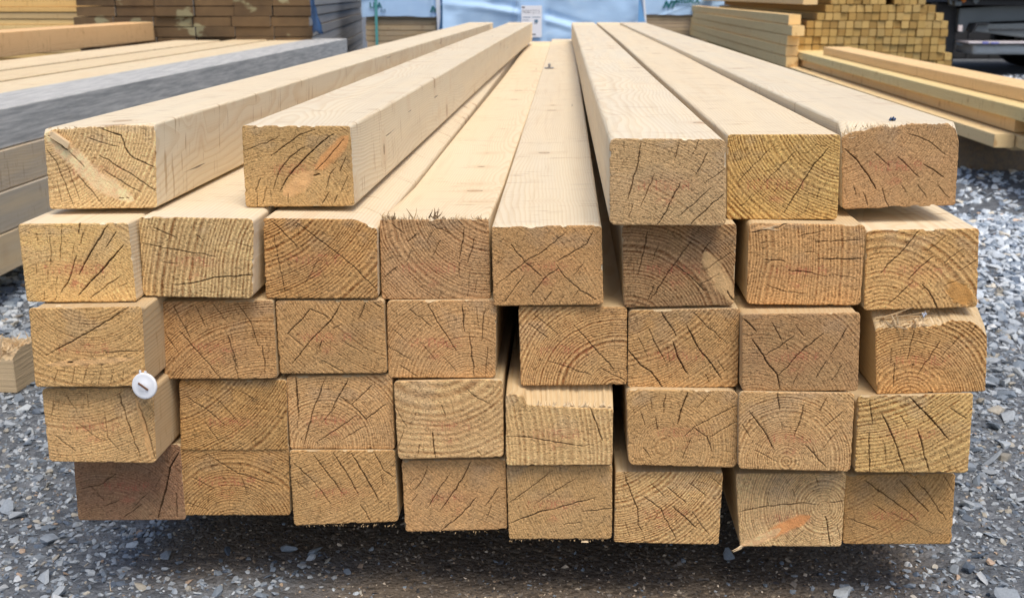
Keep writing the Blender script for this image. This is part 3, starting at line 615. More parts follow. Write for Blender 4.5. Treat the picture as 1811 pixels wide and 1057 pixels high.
# bits of plastic and metal caught on the beams
def scrap(name, p, size, mat, label, cat, seed, parent=None):
    rs = np.random.RandomState(seed); n = 7; V = []; F = []
    for i in range(n):
        for j in range(n):
            u, v = i/(n-1)-.5, j/(n-1)-.5
            V.append((u*size[0]*(1+.4*math.sin(v*7+seed)), v*size[1]+rs.uniform(-.15,.15)*size[0], size[2]*(.5*math.sin(u*9+seed)+.5*math.sin(v*8))*.5+rs.uniform(0,.3)*size[2]+size[2]*.5))
    for i in range(n-1):
        for j in range(n-1): F.append((i*n+j, (i+1)*n+j, (i+1)*n+j+1, i*n+j+1))
    o = mesh_obj(name, V, F, mat, loc=p, smooth=True); m = o.modifiers.new('thickness', 'SOLIDIFY'); m.thickness = .0005
    return setp(o, label, cat)
BLUEP = simple('blue_plastic_scrap', (.05,.08,.16), .4, .5, 200); FOIL = simple('crumpled_foil', (.62,.66,.75), .25, .3, 120, metal=.6)
b = BEAMS['15']; scrap('plastic_scrap', atY(1577, 216, b['D']+.03), (.007,.012,.006), BLUEP, 'tiny scrap of dark blue plastic on the frayed timber at top right', 'scrap', 3)
b = BEAMS['38']; scrap('foil_scrap', atY(1633, 565, b['D']+.006), (.005,.004,.010), FOIL, 'crumpled silvery scrap caught in the torn splinters at right', 'scrap', 5)
GALV = simple('galvanised_steel', (.30,.30,.31), .45, .3, 80, metal=.7)
zt = (BEAMS['25']['TL'][1]+BEAMS['25']['TR'][1])/2; pz = atZ(972, 121, zt+.001); mb = bmesh.new()
box(mb, -.020,.016,-.02,.02,0,.003,.0008); box(mb, -.006,.004,-.02,.015,.003,.018,.0012)
setp(bm_obj('metal_clip', mb, GALV, loc=pz), 'small grey metal clip lying on the seam of the sunken middle timbers', 'clip')
CHIP = FIBP
def chip(px, py, Y, s, label):
    o = mesh_obj('wood_chip', [(-s,-s*.5,0),(s,-s*.6,0),(s*1.2,s*.5,0),(-s*.9,s*.6,0),(-s*.8,-s*.4,s*.35),(s*.7,-s*.3,s*.5),(s*.9,s*.3,s*.3),(-s*.6,s*.4,s*.25)],
      [(3,2,1,0),(4,5,6,7),(0,1,5,4),(1,2,6,5),(2,3,7,6),(3,0,4,7)], CHIP, loc=atY(px, py, Y)); setp(o, label, 'wood chip')
chip(104, 541, BEAMS['31']['D']+.006, .004, 'pale wood chip on the ledge above the long cracked timber end at left')
o = bpy.data.objects[-1] if False else None
# ------------------------------------------------------------------ simple boards for the stacks behind
def board_mesh(name, w, l, h, bev=.003, segs=6, seed=0, mat=None, bow=.004):
    """board of section w x h along +Y with slightly eased edges and a gentle bow"""
    rs = np.random.RandomState(seed); c = bev
    prof = [(c,0),(w-c,0),(w,c),(w,h-c),(w-c,h),(c,h),(0,h-c),(0,c)]
    V = []; F = []; ph = rs.uniform(0, 6)
    for j in range(segs+1):
        t = j/segs; dx = bow*math.sin(t*math.pi+0)*rs.uniform(.8,1.2)*(1 if seed % 2 else -1); dz = bow*.0
        for x, z in prof: V.append((x+dx, t*l, z+dz))
    for j in range(segs):
        for i in range(8): F.append((j*8+i, (j+1)*8+i, (j+1)*8+(i+1)%8, j*8+(i+1)%8))
    F.append(tuple(range(8))); F.append(tuple(segs*8+i for i in range(7,-1,-1)))
    me = bpy.data.meshes.new(name); me.from_pydata(V, [], F); me.update(); me.materials.append(mat or WOOD); return me
MESHC = {}
def board(name, x, y, z, w, l, h, rotz=0, tint=(1,1,1), weather=0, knots=1, label=None, cat='board', group=None, mat=None, sp=.004, bow=.004, parent=None, rotx=0):
    var = random.randint(0, 3); key = (name, round(w,3), round(l,2), round(h,3), var, id(mat))
    if key not in MESHC: MESHC[key] = board_mesh(name, w, l, h, seed=var, mat=mat, bow=bow)
    o = bpy.data.objects.new(name, MESHC[key]); COL.objects.link(o); o.location = (x, y, z); o.rotation_euler = (rotx, 0, rotz)
    look(o, (random.uniform(0,w), random.uniform(-.12,-.02)), sp, weather, knots, tint)
    if label: setp(o, label, cat, group)
    if parent: o.parent = parent
    return o

# --- pile on the left, parallel to the front pile
XR = -1.545; ZT = CAMH-.302; hh = .108; YF = 8.1; Y0 = 1.7
gL = 'timbers of the neighbouring pile at left'
names = ['weathered grey timber along the near top edge of the left pile', 'smooth side timber just under the weathered grey one in the left pile', 'greyish side timber third from the top of the left pile', 'pale side timber resting lowest on the left pile']
tn = [(1.20,1.14,1.04), (.78,.74,.70), (.74,.73,.72), (.86,.80,.70)]; we = [1.0, .35, .42, .25]
for i in range(4):
    z = ZT-hh*(i+1)-.002*i; w = .245 if i == 0 else .2
    board('squared_timber', XR-w+(.006*i if i else 0), Y0, z, w, (YF-Y0) if i == 0 else 5.4+i*.2, hh, tint=tn[i], weather=we[i], knots=1, label=names[i], cat='timber', group=gL)
xe = [ -1.545-.245, -2.04, -2.50]; lab = ['pale top plank next to the weathered grey timber', 'second pale top plank of the left pile, darker seam each side', 'wide pale top plank beside the raised orange timber']
x1 = XR-.245-.012
for i, w in enumerate((.235,.235,.30)):
    board('squared_timber', x1-w, Y0, ZT-hh-.004+.005*i, w, YF-Y0-[.02,.05,.5][i], hh, tint=[(1.0,.97,.90),(.97,.92,.82),(1.02,.98,.9)][i], weather=.08, knots=.8, label=lab[i], cat='timber', group=gL); 
    pass
    x1 -= w+.014
# raised beam
pe = atY(298, 44, 8.0); zr = ZT+.001
board('squared_timber', pe[0]-.2, Y0, zr, .2, 8.0-Y0-.3, .12, tint=(1.05,.80,.56), weather=.0, knots=.7, label='orange tinted timber lying raised on top of the left pile', cat='timber', group=gL)
for y in (2.3, 4.4, 6.6):
    board('bearer_block', XR-1.1, y, 0, 1.15, .12, CAMH*0+ZT-hh*4-.008, tint=(.5,.46,.42), weather=.5, knots=0, bow=0, label='dark bearer block under the left pile', cat='bearer', group='bearers under the left pile')

# --- bearers under the front pile
for i, y in enumerate((2.55, 4.3, 6.4)):
    zl = CAMH-.735-.004
    o = board('bearer_block', -1.0, y, 0, 1.72, .12, zl, tint=(.62,.60,.57), weather=.7, knots=0, bow=0, label=['grey bearer under the front pile, its end sticking out at left', 'second bearer crosswise under the front pile', 'rear bearer crosswise under the front pile'][i], cat='bearer')
# packing strip because the left end of the lowest layer sits higher is not visible: the bearer carries it
# --- torn stub on the ground at left
STUBE = simple('stub_side', (.56,.43,.27), .85, .42, 5, vec=(.4,1,24), bump=1.0)
def stub():
    p = atZ(30, 694, 0.002); w = .62; h = .095; d = .12; bm = bmesh.new(); rs = np.random.RandomState(4)
    n = 150; top = lambda t: h*(.86+.10*rs.rand())
    a = []; 
    for i in range(n+1):
        t = i/n; x = -w+t*w; zt_ = top(t)
        a.append([bm.verts.new((x, 0, 0)), bm.verts.new((x, -.001, zt_-.012)), bm.verts.new((x, .03+rs.uniform(0,.02), zt_+rs.uniform(-.004,.008))), bm.verts.new((x, d, zt_-.004)), bm.verts.new((x, d, 0))])
    for i in range(n):
        for j in range(4): bm.faces.new((a[i][j], a[i+1][j], a[i+1][j+1], a[i][j+1]))
    bm.faces.new(a[0][::-1]); bm.faces.new(a[-1])
    o = bm_obj('broken_timber', bm, STUBE, loc=p); look(o, (0,-.5), .004, .05, 0, (1,.97,.9)); o.rotation_euler = (0,0,math.radians(-3))
    setp(o, 'short broken timber piece with a splintered top lying on the gravel at far left', 'broken timber')
    sp = []
    for i in range(90):
        t = random.uniform(.88, 1); bp = (p[0]-w*(1-t), p[1]+random.uniform(0,.08), p[2]+h*.93)
        sp.append((bp, (random.uniform(-1,.9), random.uniform(-.5,.4), random.uniform(.1,.8)), random.uniform(.012,.034), random.uniform(.001,.0035), random.uniform(-.006,.006)))
    sp.append(((p[0]-.035,p[1],p[2]+h*.84), (.45,-.2,.9), .055, .006, .002))
    fo = fibres(None, 'torn_fibre_tuft', sp, FIBP, p); fo.parent = o
stub()

# --- boards on the right, parallel to the pile
def rb(pxe, pye, Ye, far_px, w, h, label, tint, we=.05):
    """px/py of the near bottom-left corner at distance Ye; runs back to where its left side reaches far_px"""
    p = atY(pxe, pye, Ye); k = p[0]; 
    lo, hi = Ye+.5, 14
    for _ in range(40):
        m = (lo+hi)/2; pxm = proj((k, m, p[2]))[0]
        if pxm > far_px: lo = m
        else: hi = m
    board('yard_board', p[0], p[1], p[2], w, m-Ye, h, tint=tint, weather=we, knots=.8, label=label, cat='board', group='pale boards stacked at right', bow=.012)
    return p
hB = .058
pA = rb(1757, 261, 5.0, 1392, .085, hB, 'lowest pale board of the right stack, its cut near end showing', (1.1,.98,.74))
pA2 = rb(1788, 266, 5.25, 1470, .16, .05, 'low inner board behind the lowest pale board end at right', (.95,.90,.78))
zA = pA[2]+hB
def rb2(px_at, Yn, z, far_px, w, h, label, tint, we=.05, near=None):
    p = atY(px_at, 200, Yn); Yst = near if near else 3.4; k = p[0]; lo, hi = Yst+.5, 14
    for _ in range(40):
        m = (lo+hi)/2
        if proj((k, m, z))[0] > far_px: lo = m
        else: hi = m
    board('yard_board', k, Yst, z, w, m-Yst, h, tint=tint, weather=we, knots=.8, label=label, cat='board', group='pale boards stacked at right', bow=.012)
xB = atY(1797, 225, 5.05)[0]
rb2(1797, 5.05, zA+.002, 1392, .2, hB, 'second pale board up in the right stack, pinkish side face', (1.12,.94,.66), near=5.05)
rb2(1797, 5.0, zA+hB+.004, 1399, .25, hB, 'third board up in the right stack, greenish side face', (1.06,.99,.68), near=4.0)
xC = atY(1797, 225, 5.0)[0]
board('yard_board', xC+.26, 4.0, zA+hB+.004, .2, 5.6, hB, tint=(1.08,.98,.74), label='inner pale board beside the greenish sided one at right', group='pale boards stacked at right', bow=.012)
for i in range(2): board('yard_board', xC+.01+.21*i, 4.3, zA+.002 if i else zA-.056, .2, 5.0, .054, tint=(.9,.8,.6), label='inner low board of the right stack', group='pale boards stacked at right', bow=.01)
rb2(1850, 4.95, zA+hB*2+.006, 1456, .2, hB, 'topmost board of the right stack, orange tinted side face', (1.14,.93,.66), near=3.8)
for y in (5.6, 7.2, 8.8): board('bearer_block', pA[0]+.02, y, 0, .9, .1, pA[2]-.004, tint=(.35,.3,.26), weather=.6, knots=0, bow=0, label='dark bearer under the right board stack', cat='bearer', group='bearers under the right board stack')

# --- stack of square posts behind them
YP = 10.0; ps = 13.4/FPX*YP*.985; x0 = atY(1430, 60, YP)[0]; tints = [(.62,.50,.25),(.54,.41,.19),(.68,.56,.30),(.47,.36,.17),(.60,.50,.28)]
ztop = CAMH+.13; rowsN = int((ztop-.08)/ps); lenP = 6.4
gP = 'square greenish posts stacked at the right'
ends = [1669, 1669, 1669, 1669, 1669]
nrow = 0
for r in range(16):
    z = CAMH+.115-ps*(r+1)
    if z < .05: break
    pyrow = proj((x0, YP, z+ps/2))[1]
    left = np.interp(pyrow, [0,9,22,35,47,60,73,100,125], [1470,1467,1452,1440,1422,1410,1410,1408,1408])
    right = np.interp(pyrow, [0,16,45,75,105], [1640,1662,1676,1676,1682])+random.uniform(-7,4)
    n = int((right-left)/13.4)
    xs = atY(left, pyrow, YP)[0]
    thick = 3 <= 0
    for c in range(n):
        t = random.choice(tints); f = random.uniform(.92,1.08)
        if random.random() < .006: continue
        o = board('square_post', xs+c*ps+random.uniform(-.002,.002), YP+random.uniform(-.014,.014), z+.001+random.uniform(-.001,.001), ps-.006, lenP, ps-.006, tint=tuple(v*f for v in t), weather=.03, knots=.6,
              label='square yellow green post end in the big post stack at right', cat='post', group=gP, bow=0)
# lower courses stepping out to the left with board faces
for r in range(5):
    z = CAMH-.16-r*.085
    board('yard_board', atY(1411-r*1.5, 60, 9.7)[0]-.06, 9.72+random.uniform(-.15,.15), z-.085, .10, 7.6, .08, tint=(1.08,.91,.61), weather=.0, knots=.6,
          label='long pale side board %s of the post stack' % ['at the top ledge', 'just under the top ledge', 'midway down the near flank', 'low on the near flank', 'at the foot'][r], cat='board', group='flank boards of the post stack', bow=.01)
for r, (pxl, z) in enumerate(((1452,-.05),(1465,.02))):
    board('yard_board', atY(pxl, 10, 9.9)[0]-.14, 9.95, CAMH+z-.035, .12, 7.4, .05, tint=(1,.88,.66) if r == 0 else (.95,.92,.75), weather=.08, knots=.6, label='ledge board running back beside the upper posts, %s' % ('orange tinted' if r == 0 else 'pale'), cat='board', bow=.01)

# --- brown treated boards stack (ends facing), turned slightly
TRE = NT('treated_pine'); _t = TRE.n('ShaderNodeTexCoord'); _o = TRE.vmath('ADD', _t.outputs['Object'], TRE.n('ShaderNodeObjectInfo').outputs['Location'])
_n = TRE.noise(TRE.vmath('MULTIPLY', _o, (1,.25,1)), 9, 4, .6); _p = TRE.noise(TRE.vmath('MULTIPLY', _o, (1,.6,1.6)), 6.5, 3, .55); _sx = TRE.n('ShaderNodeSeparateXYZ'); TRE.L(_t.outputs['Normal'], _sx.inputs[0])
_c = TRE.mix(_n, (.062,.034,.014), (.20,.122,.052)); _c = TRE.mix(TRE.math('MULTIPLY', TRE.ss(_p, .565, .63), .8), _c, (.33,.30,.17))
_g = TRE.noise(TRE.vmath('MULTIPLY', _o, (20,1.2,20)), 1.0, 4, .6); _c = TRE.mix(TRE.ss(_sx.outputs[0], .4, .6), _c, TRE.mix(_g, (.24,.23,.22), (.52,.48,.43)))
TRE.L(TRE.mix(1.0, _c, TRE.attr('tint').outputs['Color'], 'MULTIPLY'), TRE.b.inputs['Base Color']); TRE.b.inputs['Roughness'].default_value = .75; TRE.L(TRE.bump(_n, .4, .003), TRE.b.inputs['Normal']); TRE = TRE.m
SRZ = math.radians(6.5)
pb = atY(554, 66, 7.9); ang = SRZ; cs_, sn_ = math.cos(ang), math.sin(ang)
bw = 68.5/FPX*7.9*.97; bh = 17.6/FPX*7.9*.985; LB = 5.6
for r in range(-2, 9):
    for c in range(6):
        z = pb[2]+.0+bh*(r)-.30+.03
        if z < .06: continue
        xo = -(c+1)*bw - (.02 if r == 5 else 0); 
        x = pb[0]+xo*cs_; y = pb[1]+xo*sn_
        f = random.uniform(.75,1.15)
        t = random.choice([(.235,.15,.075),(.18,.11,.05),(.30,.25,.13),(.20,.125,.06)])
        dy = random.uniform(-.015,.015)
        board('treated_board', x-sn_*dy, y+cs_*dy, z, bw-random.choice((.003,.009)), LB, bh-random.choice((.002,.006)), rotz=ang, tint=(f,f,f), mat=TRE,
              label='brown treated board end in the stack at upper left' if c else 'brown treated board with a greyed long side, at the right corner of its stack', cat='board', group='brown treated boards stacked at upper left' if c else 'greyed side boards of the brown stack', bow=0)
for y in (.6, 2.6, 4.6):
    board('bearer_block', pb[0]-6*bw*cs_-sn_*y, pb[1]-6*bw*sn_+cs_*y, 0, 6*bw, .1, .075, rotz=ang, tint=(.3,.26,.22), weather=.6, knots=0, bow=0, label='dark bearer under the brown stack', cat='bearer', group='bearers under the brown stack')
# pale patches and knots on the board ends, and the blue wrap scrap on the corner
STRAPB = simple('blue_tarp', (.025,.07,.17), .4, .5, 20, spec=.5)
sc = bmesh.new(); n = 10
vv = [[sc.verts.new((-.012+(.018+.058*(i/n)**1.5)*(j/3)+.004*math.sin(i*1.9+j*2), -.014-.014*math.sin(i*.5+j*2.3), .36-.28*i/n+(.02 if j == 1 and i == n else 0))) for j in range(4)] for i in range(n+1)]
for i in range(n):
    for j in range(3):
        if i > 5 and j == 0: pass
        sc.faces.new((vv[i][j], vv[i+1][j], vv[i+1][j+1], vv[i][j+1]))
p_ = atY(558, 68, 7.85); o = bm_obj('tarp_scrap', sc, STRAPB, loc=(p_[0], p_[1]-.02, p_[2]-.08+.03), smooth=True); m = o.modifiers.new('thickness','SOLIDIFY'); m.thickness = .002
setp(o, 'dark blue strip of tarp hanging at the corner of the brown board stack', 'tarp')

# --- yellow boards at the upper left, long side to us
YY = 8.6
pr = atY(203, 60, YY)
zz = .09; i = 0
while zz < CAMH+.12:
    h_ = random.choice([.044,.05,.038]); f = random.uniform(.9,1.08)
    t = random.choice([(1,.82,.48),(1.02,.78,.42),(.9,.76,.5),(.82,.70,.5),(1,.86,.56)])
    x = pr[0]+random.uniform(-.012,.006)
    board('yellow_board', x, YY+random.uniform(-.012,.012), zz, .12, 4.2, h_-.003, rotz=math.radians(90-1.0), tint=tuple(v*f for v in t), weather=.03, knots=.9,
          label='yellow board seen along its edge in the stack at top left', cat='board', group='yellow boards stacked at top left', bow=0)
    board('yellow_board', x, YY+.13, zz, .12, 4.2, h_-.003, rotz=math.radians(90-1.0), tint=t, label='yellow board seen along its edge in the stack at top left', cat='board', group='yellow boards stacked at top left', bow=0)
    zz += h_; i += 1
for x in (.3, 2.0, 3.6): board('bearer_block', pr[0]-x, YY-.02, 0, .1, .34, .085, tint=(.3,.26,.22), weather=.6, knots=0, bow=0, label='dark bearer under the yellow stack', cat='bearer', group='bearers under the yellow stack')

# --- wrapped packages
def make_wrap():
    s = NT('pale_blue_wrap'); tc = s.n('ShaderNodeTexCoord').outputs['Object']
    n = s.noise(tc, 2.2, 4, .6); n2 = s.noise(s.vmath('MULTIPLY', tc, (6,6,16)), 1.0, 4, .6)
    c = s.mix(n, (.37,.57,.84), (.52,.71,.93)); c = s.mix(s.math('MULTIPLY', s.ss(n2,.5,.8), .3), c, (.70,.84,.95))
    s.L(c, s.b.inputs['Base Color']); s.b.inputs['Roughness'].default_value = .6; s.b.inputs['Specular IOR Level'].default_value = .22
    s.L(s.bump(n2, .5, .006), s.b.inputs['Normal']); return s.m
WRAP = make_wrap()
FLAP = simple('white_film_edge', (.80,.84,.90), .4, .1, 8); DARKB = simple('dark_blue_film', (.05,.16,.32), .4, .3, 6)
INK = simple('dark_teal_ink', (.02,.15,.17), .6, .15, 30, bump=0); INKG = simple('grey_blue_ink', (.10,.20,.30), .6, .1, 30, bump=0); INKB = simple('black_ink', (.02,.02,.03), .6, .1, 30, bump=0); PAPER = simple('label_paper', (.82,.83,.88), .6, .04, 9, bump=0)
STRAP = simple('green_strap', (.10,.34,.34), .4, .1, 10)
def folds(x, z, seed, amp):
    d = 0
    rs = np.random.RandomState(seed)
    for k in range(9):
        x0_, z0_ = rs.uniform(x.min(), x.max()), rs.uniform(z.min(), z.max()); a = rs.uniform(-.45,.45)+(0 if k % 3 else 1.2); L = rs.uniform(.25,.7)
        u = (x-x0_)*math.cos(a)+(z-z0_)*math.sin(a); v = -(x-x0_)*math.sin(a)+(z-z0_)*math.cos(a)+.12*u*u
        d = d+np.exp(-(v/.022)**2)*np.exp(-(u/L)**2)*rs.uniform(.5,1)*amp - np.exp(-((v-.04)/.03)**2)*np.exp(-(u/L)**2)*amp*.5
    return d+(fbm(x*3, z*3, seed)-.5)*amp*1.6
def wrap_sheet(name, x0, x1, z0, z1, y, depth, parent, seed, amp=.012, mat=None, hem=.004, flat=None):
    """wrinkled film over the front, top and both sides of a package"""
    nz, nx = 60, 150; Xs, Zs = np.meshgrid(np.linspace(0,1,nx+1), np.linspace(0,1,nz+1))
    x = x0+(x1-x0)*Xs; hemz = z0+hem*np.sin(x*9+seed)+hem*.6*np.sin(x*23); z = hemz+(z1-hemz)*Zs
    d = folds(x, z, seed, amp)
    if flat:
        for (fx0, fx1, fz0, fz1) in flat:
            m = sm(fx0-.05, fx0, x)*(1-sm(fx1, fx1+.05, x))*sm(fz0-.05, fz0, z)*(1-sm(fz1, fz1+.05, z)); d = d*(1-m*.96)
    yy = y-d*1.0
    V = np.stack([x, yy, z], -1); parts = [V]; faces = []
    idx = np.arange((nx+1)*(nz+1)).reshape(nz+1, nx+1); Q = [np.stack([idx[:-1,:-1], idx[:-1,1:], idx[1:,1:], idx[1:,:-1]], -1).reshape(-1,4)]
    base = V.reshape(-1,3); n0 = len(base)
    L_ = V[:,0,:].copy(); R_ = V[:,-1,:].copy(); Ls = []
    out = [base]
    for e, (col, rev) in enumerate(((V[:,0,:], True), (V[:,-1,:], False), (V[-1,:,:], False))):
        m = len(col); k = 12; g = []
        for j in range(k+1):
            c2 = col.copy(); c2[:,1] += depth*j/k
            if e < 2: c2[:,0] += (fbm(c2[:,1]*4, c2[:,2]*4, seed+e)-.5)*.02*(1 if j else 0)
            g.append(c2)
        g = np.array(g); ii = np.arange((k+1)*m).reshape(k+1, m)+n0
        qq = np.stack([ii[:-1,:-1], ii[:-1,1:], ii[1:,1:], ii[1:,:-1]], -1).reshape(-1,4); Q.append(qq[:, ::-1] if rev else qq)
        out.append(g.reshape(-1,3)); n0 += (k+1)*m
    o = quads_obj(name, np.concatenate(out), np.concatenate(Q), mat or WRAP, parent=parent)
    return o
def text(body, size, x, y, z, mat, parent, name='printed_text', bold=0.0, shear=0, sx=1.0):
    cu = bpy.data.curves.new(name, 'FONT'); cu.body = body; cu.size = size; cu.extrude = .0006; cu.offset = bold; cu.shear = shear; cu.align_x = 'LEFT'
    o = bpy.data.objects.new(name, cu); COL.objects.link(o)
    dg = bpy.context.evaluated_depsgraph_get(); me = bpy.data.meshes.new_from_object(o.evaluated_get(dg)); COL.objects.unlink(o); bpy.data.objects.remove(o)
    me.materials.clear(); me.materials.append(mat); m = bpy.data.objects.new(name, me); COL.objects.link(m)
    m.location = (x, y, z); m.rotation_euler = (math.pi/2, 0, 0); m.scale = (sx, 1, 1); m.parent = parent
    return m
def package(px0, px1, pyhem, Y, label, seed, depth=2.4, ztop=CAMH+.38, boards_=True, flat=None, amp=.012):
    a = atY(px0, pyhem, Y); c = atY(px1, pyhem, Y); x0, x1, zh = a[0], c[0], a[2]; w = x1-x0
    root = empty('wrapped_timber_package', ((x0+x1)/2, Y, 0)); setp(root, label, 'timber package')
    loc = lambda v: v
    wrap_sheet('wrap_sheet', -w/2, w/2, zh, ztop, 0, depth, root, seed, amp=amp, flat=flat)
    if boards_:
        z = .09; rs = np.random.RandomState(seed)
        while z < ztop-.1:
            h_ = min(.052, 9.4/FPX*Y); f = rs.uniform(.8,1.1)
            board('package_board', -w/2+.03+rs.uniform(-.01,.01)+w-.06, .03+rs.uniform(-.006,.006), z, depth*.97, w-.06, h_-.004, rotz=math.radians(90), tint=tuple(np.array((.62,.56,.48) if rs.rand() > .4 else (.66,.60,.55))*f), weather=.35, knots=.7, parent=root, bow=0, mat=None)
            z += h_
    else:
        bmm = bmesh.new(); box(bmm, -w/2+.12, w/2-.12, .14, depth-.1, .09, ztop-.03, .01); o = bm_obj('timber_core', bmm, WOOD, parent=root); look(o, sp=.05, tint=(.6,.55,.5))
    for x in (-w*.35, w*.35):
        bb = bmesh.new(); box(bb, x-.05, x+.05, .02, depth-.02, 0, .088, .004); o = bm_obj('bearer', bb, WOOD, parent=root); look(o, tint=(.4,.36,.3), weather=.5)
    return root, x0, x1, zh, w
# left far one
pL, xa, xb, zh, w = package(640, 777, 29.5, 10.2, 'blue wrapped package of weathered boards with a green strap, left of the large one', 21, amp=.010)
S10 = 10.2/FPX
def lp(root, px, py, Y): p = atY(px, py, Y); return p[0]-root.location[0], p[2]
x, z = lp(pL, 660, 14.2, 10.2); text('LLA', 13*S10, x-.03, -.016, z, INK, pL, bold=.002)
x, z = lp(pL, 664, 22, 10.2); text('AB', 8*S10, x+.045, -.016, z, INKG, pL)
x, z = lp(pL, 761, 21.5, 10.2); text('NT', 14*S10, x, -.018, z, INK, pL, name='printed_logo', bold=.004, shear=.35)
sb = bmesh.new(); x, _ = lp(pL, 666, 20, 10.2); box(sb, x-.012, x+.012, -.030, -.026, .09, CAMH+.4, 0); box(sb, x-.012, x+.012, -.030, 2.42, CAMH+.4, CAMH+.403, 0); bm_obj('strap', sb, STRAP, parent=pL)
sb = bmesh.new(); x, _ = lp(pL, 777, 20, 10.2)
pts = [(x-.045,CAMH+.38),(x+.01,CAMH+.38),(x+.012,zh-.2),(x-.012,zh-.2)]; f = sb.faces.new([sb.verts.new((a, -.035, b_)) for a, b_ in pts]); r = bmesh.ops.extrude_face_region(sb, geom=[f]); bmesh.ops.translate(sb, vec=(0,.02,0), verts=[v for v in r['geom'] if isinstance(v, bmesh.types.BMVert)]); bm_obj('film_flap', sb, FLAP, parent=pL)
# right far one
pR, xa, xb, zh2, w = package(1139, 1345, 26.5, 17.4, 'blue wrapped package with a teal printed name, right of the large one', 33, amp=.010); S17 = 17.4/FPX
x, z = lp(pR, 1172, 13.5, 17.4); text('NT', 15*S17, x, -.018, z, INK, pR, name='printed_logo', bold=.009, shear=.4)
x, z = lp(pR, 1194, 5.5, 17.4); text('NYDALA', 10.2*S17, x, -.018, z, INK, pR, bold=.004)
x, z = lp(pR, 1195.5, 12.0, 17.4); text('TRÄVARU AB', 6.2*S17, x, -.018, z, INKG, pR)
x, z = lp(pR, 1234, 10, 17.4); text('+', 9*S17, x, -.018, z, INKG, pR, name='printed_mark')
sb = bmesh.new(); x, _ = lp(pR, 1131, 0, 17.4); x2, z2 = lp(pR, 1143, 45, 17.4)
pts = [(x-.005,CAMH+.38),(x+.03,CAMH+.38),(x2+.012,z2-.05),(x2-.014,z2-.05)]; f = sb.faces.new([sb.verts.new((a, -.035, b_)) for a, b_ in pts]); r = bmesh.ops.extrude_face_region(sb, geom=[f]); bmesh.ops.translate(sb, vec=(0,.02,0), verts=[v for v in r['geom'] if isinstance(v, bmesh.types.BMVert)]); bm_obj('film_flap', sb, FLAP, parent=pR)
# central one, nearer
YC = 8.9; a = atY(786, 60, YC)[0]; c = atY(1124, 60, YC)[0]; lx = atY(922, 10, YC); lx2 = atY(958, 66, YC); mid = (a+c)/2
pC, xa, xb, zh3, w = package(784, 1126, 130, YC, 'large pale blue wrapped package standing behind the timbers, white paper label on it', 52, boards_=False, amp=.05,
    flat=[(lx[0]-mid, lx2[0]-mid, lx2[2]-.05, lx[2]+.05)])
lb = bmesh.new(); lw, lh = lx2[0]-lx[0], lx[2]-lx2[2]
box(lb, lx[0]-mid, lx2[0]-mid, -.030, -.028, lx2[2], lx[2], 0); lab = bm_obj('paper_label', lb, PAPER, parent=pC)
sC = YC/FPX
def lt(t, px, py, s, m, **k): p = atY(px, py, YC); return text(t, s*sC, p[0]-mid, -.0315, p[2], m, lab, **k)
lt('9087273', 923.5, 24, 8.6, INKB, bold=-.0012, sx=1.0)
for (x0_, y0_, x1_, y1_) in ((923,12.2,928,14.6),(925,30.2,938,31.2),(941,30.2,955,31.2),(924,35.4,935,36.2),(945,35,951,40),(945,41.2,950,42.2),(940,60,947,62)):
    p0 = atY(x0_, y1_, YC); p1 = atY(x1_, y0_, YC); bb = bmesh.new(); box(bb, p0[0]-mid, p1[0]-mid, -.0312, -.0304, p0[2], p1[2], 0); bm_obj('printed_mark', bb, INKB if y0_ < 20 or y0_ > 41 else INKG, parent=lab)
# dark blue side gussets of the central package
for (pts_px, nm) in (([(781.5,0),(783.5,0),(786,55),(776,55)],'film_gusset'), ([(1124,0),(1132,0),(1143,48),(1127,48)],'film_gusset')):
    g = bmesh.new(); P = [atY(x_, y_, YC+.12) for x_, y_ in pts_px]; f = g.faces.new([g.verts.new((p[0]-mid, .12, p[2])) for p in P]); r = bmesh.ops.extrude_face_region(g, geom=[f]); bmesh.ops.translate(g, vec=(0,.3,0), verts=[v for v in r['geom'] if isinstance(v, bmesh.types.BMVert)])
    bm_obj(nm, g, DARKB if pts_px[0][0] < 900 else simple('blue_film_side', (.16,.36,.62), .4, .2, 5), parent=pC)

# --- parked flatbed truck at the upper right
TK = simple('dark_chassis_steel', (.028,.030,.034), .5, .4, 6); TKG = simple('grey_steel_panel', (.15,.17,.18), .42, .18, 3, metal=.3); TKB = simple('galvanised_bar', (.45,.49,.52), .4, .3, 9, metal=.3)
RUB = simple('tyre_rubber', (.02,.02,.021), .8, .3, 40); LAMPO = simple('orange_lamp_glass', (.60,.20,.04), .25, .1, 20); LAMPW = simple('reflector_white', (.75,.66,.64), .3, .1, 20); RIM = simple('wheel_rim_steel', (.32,.33,.34), .45, .2, 8, metal=.5)
YT = 12.2; t0 = atY(1668, 60, YT)
trk = empty('flatbed_truck', (t0[0], YT, 0)); setp(trk, 'dark underside and side of a flatbed truck parked at the upper right edge', 'truck')
def tp(px, py): p = atY(px, py, YT); return p[0]-t0[0], p[2]
def tbox(name, px0, py0, px1, py1, y0, y1, mat, bev=.01):
    x0_, z1_ = tp(px0, py0); x1_, z0_ = tp(px1, py1); bm = bmesh.new(); box(bm, x0_, x1_, y0, y1, z0_, z1_, bev); return bm_obj(name, bm, mat, parent=trk)
tbox('load_bed', 1660, -60, 2300, -2, -.1, 2.3, TK, .02)
tbox('side_rail', 1700, -2, 2300, 10, .0, .12, TK, .01)
tbox('chassis_rail', 1700, 6, 2300, 60, .75, .95, TK, .01)
tbox('chassis_rail', 1700, 6, 2300, 60, 1.5, 1.7, TK, .01)
tbox('support_leg', 1672, 4, 1696, 150, .25, .5, TK, .02)
